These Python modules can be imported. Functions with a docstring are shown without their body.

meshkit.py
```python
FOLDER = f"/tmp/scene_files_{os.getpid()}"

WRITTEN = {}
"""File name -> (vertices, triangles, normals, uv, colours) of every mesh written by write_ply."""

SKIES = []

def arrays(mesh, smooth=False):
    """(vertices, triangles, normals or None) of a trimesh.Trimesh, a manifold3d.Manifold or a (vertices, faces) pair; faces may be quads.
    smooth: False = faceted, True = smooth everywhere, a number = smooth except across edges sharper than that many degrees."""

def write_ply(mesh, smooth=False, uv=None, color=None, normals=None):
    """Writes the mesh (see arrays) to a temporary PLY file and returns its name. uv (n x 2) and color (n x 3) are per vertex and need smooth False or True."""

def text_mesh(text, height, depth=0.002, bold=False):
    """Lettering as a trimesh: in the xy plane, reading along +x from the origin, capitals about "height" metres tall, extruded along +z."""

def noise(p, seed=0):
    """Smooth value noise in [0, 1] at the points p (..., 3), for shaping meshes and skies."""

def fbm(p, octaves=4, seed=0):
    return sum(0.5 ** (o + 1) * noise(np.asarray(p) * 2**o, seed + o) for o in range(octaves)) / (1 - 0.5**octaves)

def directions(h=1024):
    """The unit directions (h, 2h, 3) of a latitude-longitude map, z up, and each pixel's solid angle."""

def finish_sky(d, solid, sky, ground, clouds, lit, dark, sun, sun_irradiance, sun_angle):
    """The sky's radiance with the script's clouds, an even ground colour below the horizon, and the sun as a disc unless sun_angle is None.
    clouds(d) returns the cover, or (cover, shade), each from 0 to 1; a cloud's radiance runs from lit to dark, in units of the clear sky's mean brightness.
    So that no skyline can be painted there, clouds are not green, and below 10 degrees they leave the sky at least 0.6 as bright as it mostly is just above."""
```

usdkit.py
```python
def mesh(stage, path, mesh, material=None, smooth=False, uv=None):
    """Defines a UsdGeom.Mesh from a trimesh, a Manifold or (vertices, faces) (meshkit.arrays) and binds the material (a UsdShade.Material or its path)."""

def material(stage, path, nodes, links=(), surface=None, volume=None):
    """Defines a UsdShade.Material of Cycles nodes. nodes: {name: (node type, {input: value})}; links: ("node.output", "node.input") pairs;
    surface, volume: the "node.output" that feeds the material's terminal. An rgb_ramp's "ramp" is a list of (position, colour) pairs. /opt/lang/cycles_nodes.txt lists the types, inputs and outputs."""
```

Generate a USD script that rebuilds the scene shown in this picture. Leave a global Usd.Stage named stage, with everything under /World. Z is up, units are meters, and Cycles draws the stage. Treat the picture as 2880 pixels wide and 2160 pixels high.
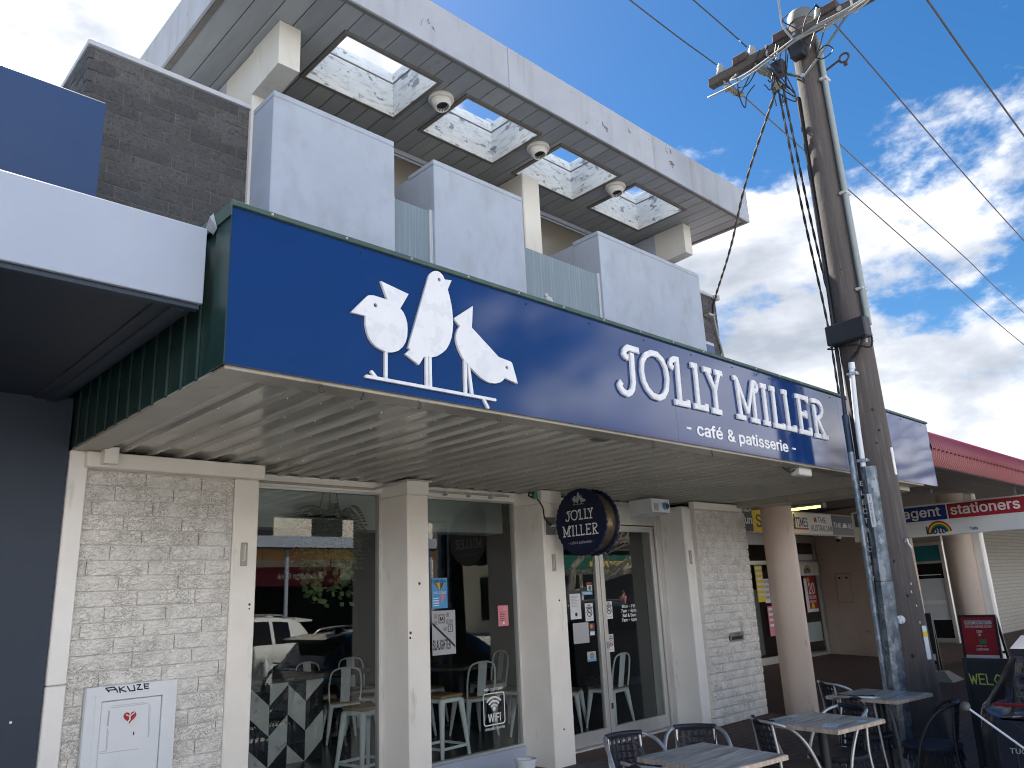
import math, random
import numpy as np, trimesh
from shapely.geometry import Polygon, LineString, Point, box as sbox
from shapely import affinity, union_all
from pxr import Usd, UsdGeom, UsdLux, UsdShade, Gf, Sdf, Vt
import usdkit, meshkit

random.seed(7); RNG = np.random.default_rng(11)
stage = Usd.Stage.CreateInMemory()
UsdGeom.SetStageUpAxis(stage, 'Z')
WORLD = UsdGeom.Xform.Define(stage, '/World'); stage.SetDefaultPrim(WORLD.GetPrim())

# ---------------------------------------------------------------- camera, sky, sun, exposure
YAW, PITCH, ROLL, FPX = 0.773010410, 0.265759027, -0.0466098630, 2193.04   # measured on the photograph's vanishing points
EXPOSURE = 1.65
SUN_ELEV, SUN_AZ = math.radians(54.0), math.radians(4.0)                    # behind the cafe, a little to the right
SUN_POWER, SKY_POWER = 1.25, 0.125
cam = UsdGeom.Camera.Define(stage, '/World/camera')
cam.CreateHorizontalApertureAttr(36.0); cam.CreateVerticalApertureAttr(27.0)
cam.CreateFocalLengthAttr(36.0*FPX/2880); cam.CreateClippingRangeAttr(Gf.Vec2f(0.05, 2000)); cam.CreateExposureAttr(EXPOSURE)
fw = np.array([math.sin(YAW)*math.cos(PITCH), math.cos(YAW)*math.cos(PITCH), math.sin(PITCH)])
r0 = np.array([math.cos(YAW), -math.sin(YAW), 0.0]); u0 = np.cross(r0, fw)
rt = r0*math.cos(ROLL)+u0*math.sin(ROLL); up = -r0*math.sin(ROLL)+u0*math.cos(ROLL)
m4 = np.eye(4); m4[0, :3], m4[1, :3], m4[2, :3], m4[3, :3] = rt, up, -fw, (0, 0, 1.6)
cam.AddTransformOp().Set(Gf.Matrix4d(m4.tolist()))

sunv = np.array([math.sin(SUN_AZ)*math.cos(SUN_ELEV), math.cos(SUN_AZ)*math.cos(SUN_ELEV), math.sin(SUN_ELEV)])
sun = UsdLux.DistantLight.Define(stage, '/World/sun')
sun.CreateIntensityAttr(SUN_POWER); sun.CreateAngleAttr(0.5); sun.CreateColorAttr(Gf.Vec3f(1.0, 0.95, 0.87)); sun.CreateNormalizeAttr(True)
zx = sunv; xx = np.cross([0, 0, 1.0], zx); xx /= np.linalg.norm(xx); yx = np.cross(zx, xx)
ms = np.eye(4); ms[0, :3], ms[1, :3], ms[2, :3], ms[3, :3] = xx, yx, zx, sunv*60
sun.AddTransformOp().Set(Gf.Matrix4d(ms.tolist()))

def direction(az, el):
    a, e = math.radians(az), math.radians(el)
    return (math.sin(a)*math.cos(e), math.cos(a)*math.cos(e), math.sin(e))
# clouds: fractal noise over the sky, its cover thicker towards some quarters and thinner towards others
BIAS = [(direction(4, 40), 8.0, 0.42), (direction(64, 8), 9.0, 0.24), (direction(60, 46), 9.0, -0.22), (direction(108, 3), 18.0, 0.26), (direction(200, 4), 9.0, 0.36), (direction(170, 62), 3.0, -0.30)]  # unseen cloud bank and clear gap behind the camera, added to shape facade light
nodes = {'tc': ('texture_coordinate', {}), 'sky': ('sky_texture', {'sky_type': 'single_scattering', 'sun_disc': False, 'sun_elevation': SUN_ELEV, 'sun_rotation': SUN_AZ, 'air_density': 1.0, 'aerosol_density': 0.6, 'ozone_density': 2.0}),
         'map': ('mapping', {'scale': (1.0, 1.0, 1.9), 'location': (3.1, 0.4, 1.7)}), 'n': ('noise_texture', {'scale': 2.6, 'detail': 10.0, 'roughness': 0.60, 'distortion': 0.1}),
         'map2': ('mapping', {'scale': (1.0, 1.0, 2.2), 'location': (7.3, 2.0, 0.6)}), 'n2': ('noise_texture', {'scale': 4.6, 'detail': 7.0, 'roughness': 0.55}),
         'cover': ('map_range', {'from_min': 0.520, 'from_max': 0.61, 'clamp': True, 'range_type': 'smoothstep'}),
         'shade': ('rgb_ramp', {'ramp': [(0.32, (1.35, 1.5, 1.75)), (0.45, (2.1, 2.22, 2.45)), (0.55, (3.1, 3.12, 3.2)), (0.66, (3.8, 3.8, 3.8))]}),
         'hs': ('hsv', {'saturation': 1.38, 'value': 0.40, 'hue': 0.5}),
         'fd': ('vector_math', {'math_type': 'dot_product', 'vector2': (-math.sin(SUN_AZ), -math.cos(SUN_AZ), 0.0)}), 'fm': ('map_range', {'from_min': -0.2, 'from_max': 1.0, 'to_min': 1.0, 'to_max': 2.9, 'clamp': True}), 'fl': ('vector_math', {'math_type': 'scale'}),  # clouds opposite the sun brightened as added fill for the shaded front
         'mix': ('mix', {}), 'bg': ('background_shader', {'strength': SKY_POWER})}
links = [('tc.generated', 'map.vector'), ('map.vector', 'n.vector'), ('tc.generated', 'map2.vector'), ('map2.vector', 'n2.vector')]
last = 'n.fac'
for i, (d, p, a) in enumerate(BIAS):
    nodes[f'd{i}'] = ('vector_math', {'math_type': 'dot_product', 'vector2': d})
    nodes[f'c{i}'] = ('math', {'math_type': 'maximum', 'value2': 0.0})
    nodes[f'p{i}'] = ('math', {'math_type': 'power', 'value2': p})
    nodes[f'a{i}'] = ('math', {'math_type': 'multiply_add', 'value2': a})
    links += [('tc.generated', f'd{i}.vector1'), (f'd{i}.value', f'c{i}.value1'), (f'c{i}.value', f'p{i}.value1'), (f'p{i}.value', f'a{i}.value1'), (last, f'a{i}.value3')]
    last = f'a{i}.value'
links += [(last, 'cover.value'), ('n2.fac', 'shade.fac'), ('cover.result', 'mix.fac'), ('sky.color', 'hs.color'), ('hs.color', 'mix.color1'), ('tc.generated', 'fd.vector1'), ('fd.value', 'fm.value'), ('fm.result', 'fl.scale'), ('shade.color', 'fl.vector1'), ('fl.vector', 'mix.color2'), ('mix.color', 'bg.color')]
dome = UsdLux.DomeLight.Define(stage, '/World/sky')
dome.GetPrim().SetCustomDataByKey('kind', 'structure'); dome.GetPrim().SetCustomDataByKey('label', 'blue sky with white and grey clouds')
skym = usdkit.material(stage, '/World/Looks/sky_look', nodes, links, surface='bg.background')
UsdShade.MaterialBindingAPI.Apply(dome.GetPrim()).Bind(skym)

# ---------------------------------------------------------------- materials
LOOKS = {}
def pm(name, color, rough=0.6, metal=0.0, var=0.12, scale=5.0, stretch=(1, 1, 1), bump=0.0, bscale=60.0, bdist=0.01, stain=None, coat=0.0, spec=0.5, aniso=False, extra=None, detail=4.0):
    """principled look: base colour varied by noise, an optional stain (colour, scale, stretch, low, high) and fine relief"""
    c = np.array(color, float)
    n = {'g': ('geometry', {}), 'm': ('mapping', {'scale': stretch}), 'n': ('noise_texture', {'scale': scale, 'detail': detail, 'roughness': 0.6}),
         'r': ('rgb_ramp', {'ramp': [(0.25, tuple(c*(1-var))), (0.75, tuple(np.minimum(c*(1+var), 0.97)))]}),
         'p': ('principled_bsdf', {'roughness': rough, 'metallic': metal, 'coat_weight': coat, 'specular_ior_level': spec, 'diffuse_roughness': 0.0})}
    l = [('g.position', 'm.vector'), ('m.vector', 'n.vector'), ('n.fac', 'r.fac')]
    out = 'r.color'
    if stain:
        for i, (sc, ss, st, lo, hi) in enumerate(stain):
            n[f'sm{i}'] = ('mapping', {'scale': st, 'location': (i*3.7, 1.3, 0.4)}); n[f'sn{i}'] = ('noise_texture', {'scale': ss, 'detail': 6.0, 'roughness': 0.62})
            n[f'sr{i}'] = ('map_range', {'from_min': lo, 'from_max': hi, 'clamp': True}); n[f'sx{i}'] = ('mix', {'color2': sc})
            l += [('g.position', f'sm{i}.vector'), (f'sm{i}.vector', f'sn{i}.vector'), (f'sn{i}.fac', f'sr{i}.value'), (f'sr{i}.result', f'sx{i}.fac'), (out, f'sx{i}.color1')]
            out = f'sx{i}.color'
    l.append((out, 'p.base_color'))
    if bump:
        n['bn'] = ('noise_texture', {'scale': bscale, 'detail': 5.0, 'roughness': 0.65}); n['b'] = ('bump', {'strength': bump, 'distance': bdist})
        l += [('g.position', 'bn.vector'), ('bn.fac', 'b.height'), ('b.normal', 'p.normal')]
    if extra: extra(n, l)
    LOOKS[name] = usdkit.material(stage, '/World/Looks/'+name, n, l, surface='p.BSDF')
    return LOOKS[name]

GRIME = (0.16, 0.15, 0.13)
pm('white_render', (0.305, 0.345, 0.415), 0.75, var=0.07, scale=2.2, bump=0.15, bscale=90, stain=[((0.25, 0.275, 0.31), 3.5, (1.0, 1.0, 0.55), 0.50, 0.80), ((0.16, 0.155, 0.145), 20, (1, 1, 0.6), 0.70, 0.78)])  # white walls: the blue of sky-lit shade is put into this base colour
pm('warm_render', (0.50, 0.49, 0.455), 0.75, var=0.06, scale=2.2, bump=0.15, bscale=90, stain=[((0.36, 0.34, 0.30), 3.0, (2, 2, 0.5), 0.56, 0.85), ((0.18, 0.17, 0.15), 18, (1, 1, 1), 0.70, 0.78)])
pm('roof_fascia', (0.31, 0.33, 0.37), 0.7, var=0.08, scale=3, bump=0.12, bscale=60, stain=[((0.25, 0.25, 0.24), 2.0, (3.2, 3.2, 0.35), 0.50, 0.75), ((0.10, 0.095, 0.08), 5.0, (1, 1, 1), 0.665, 0.70), ((0.14, 0.13, 0.11), 17, (1, 1, 1), 0.69, 0.73)])  # darker and bluer than the white fascia; sky-lit shade is in the colour
pm('cream_paint', (0.80, 0.76, 0.69), 0.6, var=0.06, scale=2.5, bump=0.10, bscale=50, stain=[((0.34, 0.29, 0.23), 3.0, (2, 2, 0.5), 0.62, 0.85), ((0.16, 0.14, 0.12), 22, (1, 1, 1), 0.74, 0.78)])
pm('white_paint', (0.82, 0.80, 0.76), 0.55, var=0.05, scale=3, bump=0.08, bscale=40, stain=[((0.42, 0.39, 0.34), 3.0, (2, 2, 0.5), 0.62, 0.85)])
def rock(n, l):
    n['cn'] = ('noise_texture', {'scale': 24, 'detail': 3.0, 'roughness': 0.55, 'distortion': 1.3}); n['cm'] = ('mapping', {'scale': (1, 1, 1.5)}); n['cr'] = ('rgb_ramp', {'ramp': [(0.0, (0, 0, 0)), (0.462, (0, 0, 0)), (0.497, (1, 1, 1)), (0.503, (1, 1, 1)), (0.545, (0, 0, 0)), (1.0, (0, 0, 0))]})
    n['ck'] = ('noise_texture', {'scale': 7, 'detail': 3.0}); n['ckr'] = ('map_range', {'from_min': 0.40, 'from_max': 0.56, 'to_max': 0.85, 'clamp': True}); n['cmu'] = ('math', {'math_type': 'multiply'}); n['cx'] = ('mix', {'color2': (0.25, 0.225, 0.195)})
    src = [a for a, b in l if b == 'p.base_color'][0]; l[:] = [x for x in l if x[1] not in ('p.base_color', 'b.height')]
    l += [('g.position', 'cm.vector'), ('cm.vector', 'cn.vector'), ('cn.fac', 'cr.fac'), ('g.position', 'ck.vector'), ('ck.fac', 'ckr.value'), ('cr.color', 'cmu.value1'), ('ckr.result', 'cmu.value2'), ('cmu.value', 'cx.fac'), (src, 'cx.color1'), ('cx.color', 'p.base_color'), ('cn.fac', 'b.height')]
def old_rock(n, l):
    n['v'] = ('noise_texture', {'scale': 26, 'detail': 7.0, 'roughness': 0.7, 'type': 'ridged_multifractal', 'distortion': 0.8}); n['vr'] = ('map_range', {'from_min': 0.62, 'from_max': 0.86, 'clamp': True}); n['vx'] = ('mix', {'color2': (0.20, 0.18, 0.155)})
    l += [('g.position', 'v.vector'), ('v.fac', 'vr.value'), ('vr.result', 'vx.fac')]
pm('painted_block', (0.80, 0.775, 0.725), 0.8, var=0.10, scale=9, bump=1.0, bscale=30, bdist=0.03, stain=[((0.62, 0.595, 0.55), 5, (1, 1, 1), 0.55, 0.75)], extra=rock)
pm('painted_mortar', (0.70, 0.675, 0.625), 0.8, var=0.08, scale=20)
pm('grey_block', (0.062, 0.062, 0.066), 0.9, var=0.22, scale=8, bump=0.9, bscale=30, bdist=0.02, stain=[((0.038, 0.037, 0.038), 40, (1, 1, 1), 0.50, 0.62), ((0.095, 0.094, 0.096), 30, (1, 1, 1), 0.58, 0.68)])
pm('grey_block_dark', (0.050, 0.050, 0.054), 0.9, var=0.22, scale=8, bump=0.9, bscale=30, bdist=0.02, stain=[((0.032, 0.031, 0.032), 40, (1, 1, 1), 0.50, 0.62), ((0.08, 0.079, 0.081), 30, (1, 1, 1), 0.58, 0.68)])
pm('grey_block_light', (0.075, 0.075, 0.079), 0.9, var=0.22, scale=8, bump=0.9, bscale=30, bdist=0.02, stain=[((0.044, 0.043, 0.043), 40, (1, 1, 1), 0.50, 0.62), ((0.105, 0.103, 0.102), 30, (1, 1, 1), 0.58, 0.68)])
pm('sand_mortar', (0.125, 0.112, 0.092), 0.9, var=0.25, scale=12)
pm('cap_metal', (0.38, 0.40, 0.43), 0.45, var=0.08, scale=4)
pm('soffit_board', (0.24, 0.255, 0.265), 0.55, var=0.10, scale=4, stretch=(3, 0.5, 1), stain=[((0.07, 0.065, 0.06), 5, (1, 1, 1), 0.66, 0.80)])
pm('soffit_board_light', (0.27, 0.285, 0.29), 0.55, var=0.10, scale=4, stretch=(3, 0.5, 1), stain=[((0.08, 0.075, 0.07), 5, (1, 1, 1), 0.66, 0.80)])
pm('soffit_board_dark', (0.215, 0.23, 0.24), 0.55, var=0.10, scale=4, stretch=(3, 0.5, 1), stain=[((0.06, 0.055, 0.05), 5, (1, 1, 1), 0.66, 0.80)])
pm('dark_gap', (0.03, 0.03, 0.03), 0.9, var=0.0)
pm('brown_trim', (0.125, 0.118, 0.105), 0.7, var=0.2, scale=8, bump=0.2)
pm('peeling_paint', (0.62, 0.65, 0.67), 0.45, var=0.10, scale=4, stretch=(1, 1, 4), stain=[((0.40, 0.42, 0.42), 7.0, (1, 1, 4), 0.52, 0.66), ((0.22, 0.24, 0.27), 5.0, (1, 1, 1.8), 0.575, 0.60), ((0.28, 0.29, 0.30), 18.0, (1, 1, 1.3), 0.65, 0.68)], detail=6)
pm('awning_soffit', (0.40, 0.38, 0.33), 0.13, var=0.06, scale=4, stretch=(4, 0.4, 1), spec=0.7, stain=[((0.22, 0.20, 0.17), 4, (3, 0.4, 1), 0.6, 0.8)])
pm('awning_trim', (0.34, 0.315, 0.265), 0.35, var=0.12, scale=5, stain=[((0.16, 0.145, 0.12), 6, (1, 1, 1), 0.6, 0.8)])
pm('green_metal', (0.014, 0.036, 0.031), 0.35, var=0.15, scale=5, stain=[((0.02, 0.022, 0.02), 5, (3, 3, 0.4), 0.58, 0.8)])
pm('green_cap', (0.045, 0.080, 0.068), 0.55, var=0.18, scale=9, stain=[((0.09, 0.11, 0.09), 12, (1, 1, 1), 0.58, 0.7)])
pm('blue_panel', (0.008, 0.030, 0.115), 0.08, var=0.10, scale=1.5, spec=0.5, stain=[((0.05, 0.085, 0.17), 4.0, (3, 3, 0.15), 0.72, 0.95)])
pm('sign_white', (0.70, 0.71, 0.73), 0.4, var=0.04, scale=7, stain=[((0.64, 0.655, 0.68), 9, (1, 1, 1), 0.52, 0.56)])
pm('print_white', (0.78, 0.78, 0.77), 0.5, var=0.02)
pm('neighbour_white', (0.34, 0.385, 0.47), 0.45, var=0.05, scale=2, stain=[((0.36, 0.38, 0.42), 2.5, (3, 3, 0.4), 0.64, 0.85)])  # white, with the blue cast of sky light mixed into the colour
pm('navy_wall', (0.024, 0.037, 0.060), 0.6, var=0.08, scale=2)
pm('navy_soffit', (0.022, 0.030, 0.045), 0.6, var=0.15, scale=2)
pm('navy_sign', (0.024, 0.048, 0.115), 0.35, var=0.06, scale=1.5)
pm('steel', (0.55, 0.55, 0.54), 0.32, 0.9, var=0.08, scale=12)
pm('aluminium', (0.62, 0.62, 0.60), 0.36, 0.75, var=0.06, scale=8, stretch=(1, 1, 0.3))
pm('galvanised', (0.30, 0.36, 0.42), 0.4, 0.55, var=0.45, scale=14, stain=[((0.55, 0.62, 0.68), 11, (1, 1, 0.6), 0.52, 0.58)])
pm('grey_plastic', (0.26, 0.29, 0.28), 0.45, var=0.05)
pm('white_plastic', (0.70, 0.73, 0.76), 0.4, var=0.03)
pm('black_plastic', (0.018, 0.019, 0.022), 0.4, var=0.1)
pm('black_cable', (0.012, 0.012, 0.016), 0.5, var=0.1)
pm('grey_cable', (0.07, 0.066, 0.062), 0.6, var=0.25, scale=30)
pm('pale_cable', (0.22, 0.225, 0.22), 0.5, var=0.08)
def bark(n, l): pass
pm('pole_wood', (0.082, 0.070, 0.065), 0.85, var=0.28, scale=9, stretch=(5, 5, 0.18), bump=0.5, bscale=22, bdist=0.01, stain=[((0.17, 0.155, 0.145), 6, (3, 3, 0.25), 0.56, 0.8), ((0.05, 0.042, 0.036), 11, (4, 4, 0.25), 0.66, 0.72)])
pm('arm_wood', (0.065, 0.055, 0.047), 0.85, var=0.35, scale=9, stretch=(6, 0.3, 6), bump=0.6, bscale=30)
pm('rust_brown', (0.055, 0.034, 0.032), 0.7, var=0.3, scale=14)
pm('porcelain', (0.27, 0.27, 0.25), 0.25, var=0.15, scale=20)
pm('lichen_metal', (0.22, 0.21, 0.16), 0.7, var=0.6, scale=40, bump=0.5)
pm('frosted_panel', (0.150, 0.190, 0.215), 0.35, var=0.10, scale=5, stretch=(14, 14, 0.25), stain=[((0.26, 0.31, 0.34), 7, (10, 10, 0.10), 0.54, 0.72)])
pm('clerestory', (0.115, 0.102, 0.082), 0.25, var=0.05, scale=1.5)
pm('lamp_white', (0.55, 0.54, 0.51), 0.45, var=0.06)
pm('lamp_inside', (0.02, 0.018, 0.016), 0.6, var=0.1)
pm('gold_metal', (0.30, 0.235, 0.15), 0.28, 0.8, var=0.1, scale=2)
pm('navy_gloss', (0.008, 0.014, 0.040), 0.3, var=0.1)
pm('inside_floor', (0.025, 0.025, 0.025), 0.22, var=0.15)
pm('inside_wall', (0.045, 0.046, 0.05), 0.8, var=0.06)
pm('inside_white', (0.62, 0.66, 0.64), 0.7, var=0.04)
pm('inside_ceiling', (0.25, 0.255, 0.25), 0.8, var=0.05)
pm('marble', (0.66, 0.66, 0.65), 0.3, var=0.10, scale=8, stain=[((0.40, 0.40, 0.40), 6, (1, 1, 1), 0.60, 0.66)])
pm('black_tile', (0.016, 0.017, 0.02), 0.25, var=0.2)
pm('white_metal', (0.70, 0.72, 0.73), 0.35, var=0.04)
pm('stool_wood', (0.30, 0.185, 0.09), 0.45, var=0.25, scale=5, stretch=(1, 8, 1))
pm('dark_wood', (0.05, 0.035, 0.028), 0.4, var=0.3, scale=5)
pm('wicker', (0.020, 0.022, 0.034), 0.5, var=0.35, scale=60, bump=0.8, bscale=180, bdist=0.004)
pm('table_top', (0.50, 0.46, 0.39), 0.35, var=0.35, scale=3.2, stretch=(1.2, 9, 1), stain=[((0.20, 0.17, 0.14), 2.2, (0.9, 9, 1), 0.52, 0.66), ((0.70, 0.68, 0.63), 2.0, (1.0, 11, 1), 0.56, 0.64)], detail=6)
pm('table_edge', (0.55, 0.44, 0.33), 0.5, var=0.4, scale=14, stretch=(3, 3, 0.4))
pm('asphalt', (0.34, 0.335, 0.32), 0.9, var=0.25, scale=30, bump=0.4, bscale=220)  # much paler than real asphalt, raised to bounce sunlight under the awning
pm('concrete', (0.52, 0.505, 0.475), 0.85, var=0.15, scale=6, bump=0.2, stain=[((0.16, 0.155, 0.15), 3, (1, 1, 1), 0.55, 0.8)])
pm('road_line', (0.72, 0.72, 0.70), 0.7, var=0.1, scale=20)
for nm, c in (('paver_brown', (0.098, 0.062, 0.052)), ('paver_red', (0.14, 0.068, 0.050)), ('paver_grey', (0.10, 0.088, 0.085))):
    pm(nm, c, 0.8, var=0.2, scale=12, bump=0.3, bscale=120)
def brickpave(n, l):
    n['bt'] = ('brick_texture', {'scale': 1.0, 'color1': (0.098, 0.062, 0.052), 'color2': (0.125, 0.070, 0.055), 'mortar': (0.05, 0.045, 0.04), 'mortar_size': 0.006, 'brick_width': 0.24, 'row_height': 0.12})
    l[:] = [x for x in l if x[1] != 'p.base_color'] + [('g.position', 'bt.vector'), ('bt.color', 'p.base_color')]
pm('paving', (0.1, 0.07, 0.06), 0.8, bump=0.3, bscale=120, extra=brickpave)
pm('tan_wall', (0.70, 0.57, 0.48), 0.75, var=0.08, scale=2, stain=[((0.14, 0.105, 0.09), 4, (0.4, 0.4, 1.6), 0.62, 0.78)])
pm('tan_column', (0.50, 0.405, 0.335), 0.5, var=0.06, scale=3, stain=[((0.22, 0.165, 0.13), 4, (1.5, 1.5, 0.5), 0.62, 0.8), ((0.70, 0.66, 0.60), 13, (1, 1, 1), 0.735, 0.75)])
pm('red_iron', (0.19, 0.032, 0.042), 0.4, var=0.10, scale=4, stain=[((0.24, 0.12, 0.12), 5, (6, 1, 1), 0.62, 0.8)])
pm('dark_soffit', (0.13, 0.11, 0.105), 0.7, var=0.25, scale=6, stretch=(1, 12, 1))
pm('sign_blue', (0.010, 0.035, 0.20), 0.35, var=0.04)
pm('sign_red', (0.34, 0.018, 0.035), 0.35, var=0.04)
pm('sign_yellow', (0.75, 0.55, 0.02), 0.4, var=0.04)
pm('sign_black', (0.02, 0.02, 0.025), 0.4, var=0.04)
pm('sign_navy', (0.02, 0.045, 0.09), 0.4, var=0.04)
pm('sign_green', (0.02, 0.22, 0.08), 0.4, var=0.04)
pm('sign_sky', (0.08, 0.32, 0.62), 0.4, var=0.04)
pm('sign_pink', (0.62, 0.22, 0.26), 0.5, var=0.06)
pm('sign_orange', (0.70, 0.22, 0.03), 0.5, var=0.04)
pm('sign_grey', (0.40, 0.41, 0.42), 0.5, var=0.06)
pm('decal_grey', (0.06, 0.063, 0.07), 0.5, var=0.05)
pm('cap_dark', (0.11, 0.12, 0.115), 0.6, var=0.2)
pm('dark_red', (0.13, 0.004, 0.007), 0.25, var=0.05)
pm('ink', (0.02, 0.02, 0.022), 0.6, var=0.05)
pm('chalk_yellow', (0.62, 0.66, 0.12), 0.8, var=0.3, scale=60)
pm('chalk_blue', (0.07, 0.09, 0.42), 0.8, var=0.3, scale=60)
pm('chalkboard', (0.012, 0.015, 0.022), 0.5, var=0.2)
pm('teal_panel', (0.015, 0.16, 0.19), 0.25, var=0.04)
pm('frost_film', (0.55, 0.60, 0.62), 0.5, var=0.04)
pm('lime_sign', (0.62, 0.75, 0.02), 0.4, var=0.02)
pm('paper_white', (0.70, 0.72, 0.74), 0.6, var=0.04, scale=20)
pm('bin_body', (0.020, 0.028, 0.028), 0.45, var=0.1)
pm('bin_lid', (0.30, 0.03, 0.05), 0.45, var=0.1)
pm('car_dark', (0.018, 0.022, 0.032), 0.22, 0.35, var=0.02, coat=1.0)
pm('car_white', (0.74, 0.74, 0.73), 0.3, var=0.01, coat=1.0)
pm('car_grey', (0.05, 0.052, 0.056), 0.3, 0.5, var=0.01, coat=1.0)
pm('car_glass', (0.008, 0.010, 0.013), 0.05, var=0.0, spec=0.35)
pm('tyre', (0.015, 0.015, 0.015), 0.8, var=0.1)
pm('red_lens', (0.35, 0.008, 0.012), 0.15, var=0.05, coat=0.6)
pm('far_cream', (0.76, 0.70, 0.60), 0.8, var=0.08)
pm('far_orange', (0.62, 0.33, 0.14), 0.7, var=0.06)
pm('far_maroon', (0.18, 0.012, 0.035), 0.5, var=0.06)
pm('far_green', (0.01, 0.10, 0.07), 0.5, var=0.06)
pm('far_brick', (0.20, 0.085, 0.06), 0.8, var=0.15)
pm('far_dark', (0.03, 0.03, 0.035), 0.4, var=0.1)
pm('gold_print', (0.55, 0.40, 0.10), 0.5, var=0.06)
pm('leaf', (0.12, 0.18, 0.07), 0.5, var=0.35, scale=9)
pm('plane_bark', (0.30, 0.28, 0.24), 0.85, var=0.4, scale=4)
pm('terracotta', (0.25, 0.10, 0.06), 0.8)
pm('skin', (0.45, 0.27, 0.19), 0.5, var=0.05)
pm('shirt', (0.48, 0.20, 0.20), 0.8, var=0.08)
pm('trousers', (0.30, 0.29, 0.27), 0.8, var=0.08)
pm('hair', (0.03, 0.022, 0.018), 0.6, var=0.1)
def farbrick(n, l):
    n['sw'] = ('mapping', {'rotation': (math.pi/2, 0, 0)})
    n['bt'] = ('brick_texture', {'scale': 1.0, 'color1': (0.33, 0.32, 0.29), 'color2': (0.36, 0.345, 0.31), 'mortar': (0.20, 0.19, 0.17), 'mortar_size': 0.006, 'brick_width': 0.4, 'row_height': 0.1})
    l[:] = [x for x in l if x[1] != 'p.base_color'] + [('g.position', 'sw.vector'), ('sw.vector', 'bt.vector'), ('bt.color', 'p.base_color')]
pm('pale_brickwork', (0.33, 0.32, 0.29), 0.8, extra=farbrick)
LOOKS['pane'] = usdkit.material(stage, '/World/Looks/pane', {'ge': ('geometry', {}), 'dt': ('vector_math', {'math_type': 'dot_product'}), 'ab': ('math', {'math_type': 'absolute'}), 'om': ('math', {'math_type': 'subtract', 'value1': 1.0, 'use_clamp': True}), 'p5': ('math', {'math_type': 'power', 'value2': 5.0}), 'sc': ('math', {'math_type': 'multiply_add', 'value2': 0.95, 'value3': 0.05}),
    't': ('transparent_bsdf', {'color': (0.90, 0.93, 0.92)}), 'g': ('glossy_bsdf', {'color': (1, 1, 1), 'roughness': 0.0}), 'x': ('mix_closure', {})},
    [('ge.normal', 'dt.vector1'), ('ge.incoming', 'dt.vector2'), ('dt.value', 'ab.value1'), ('ab.value', 'om.value2'), ('om.value', 'p5.value1'), ('p5.value', 'sc.value1'), ('sc.value', 'x.fac'), ('t.BSDF', 'x.closure1'), ('g.BSDF', 'x.closure2')], surface='x.closure')
def lampmat(name, col, s):
    LOOKS[name] = usdkit.material(stage, '/World/Looks/'+name, {'e': ('emission', {'color': col, 'strength': s})}, [], surface='e.emission')
lampmat('tube_light', (1.0, 0.80, 0.16), 1.6); lampmat('red_lamp', (1.0, 0.03, 0.02), 2.0); lampmat('ceiling_spot', (1.0, 0.97, 0.9), 12.0)

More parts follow.
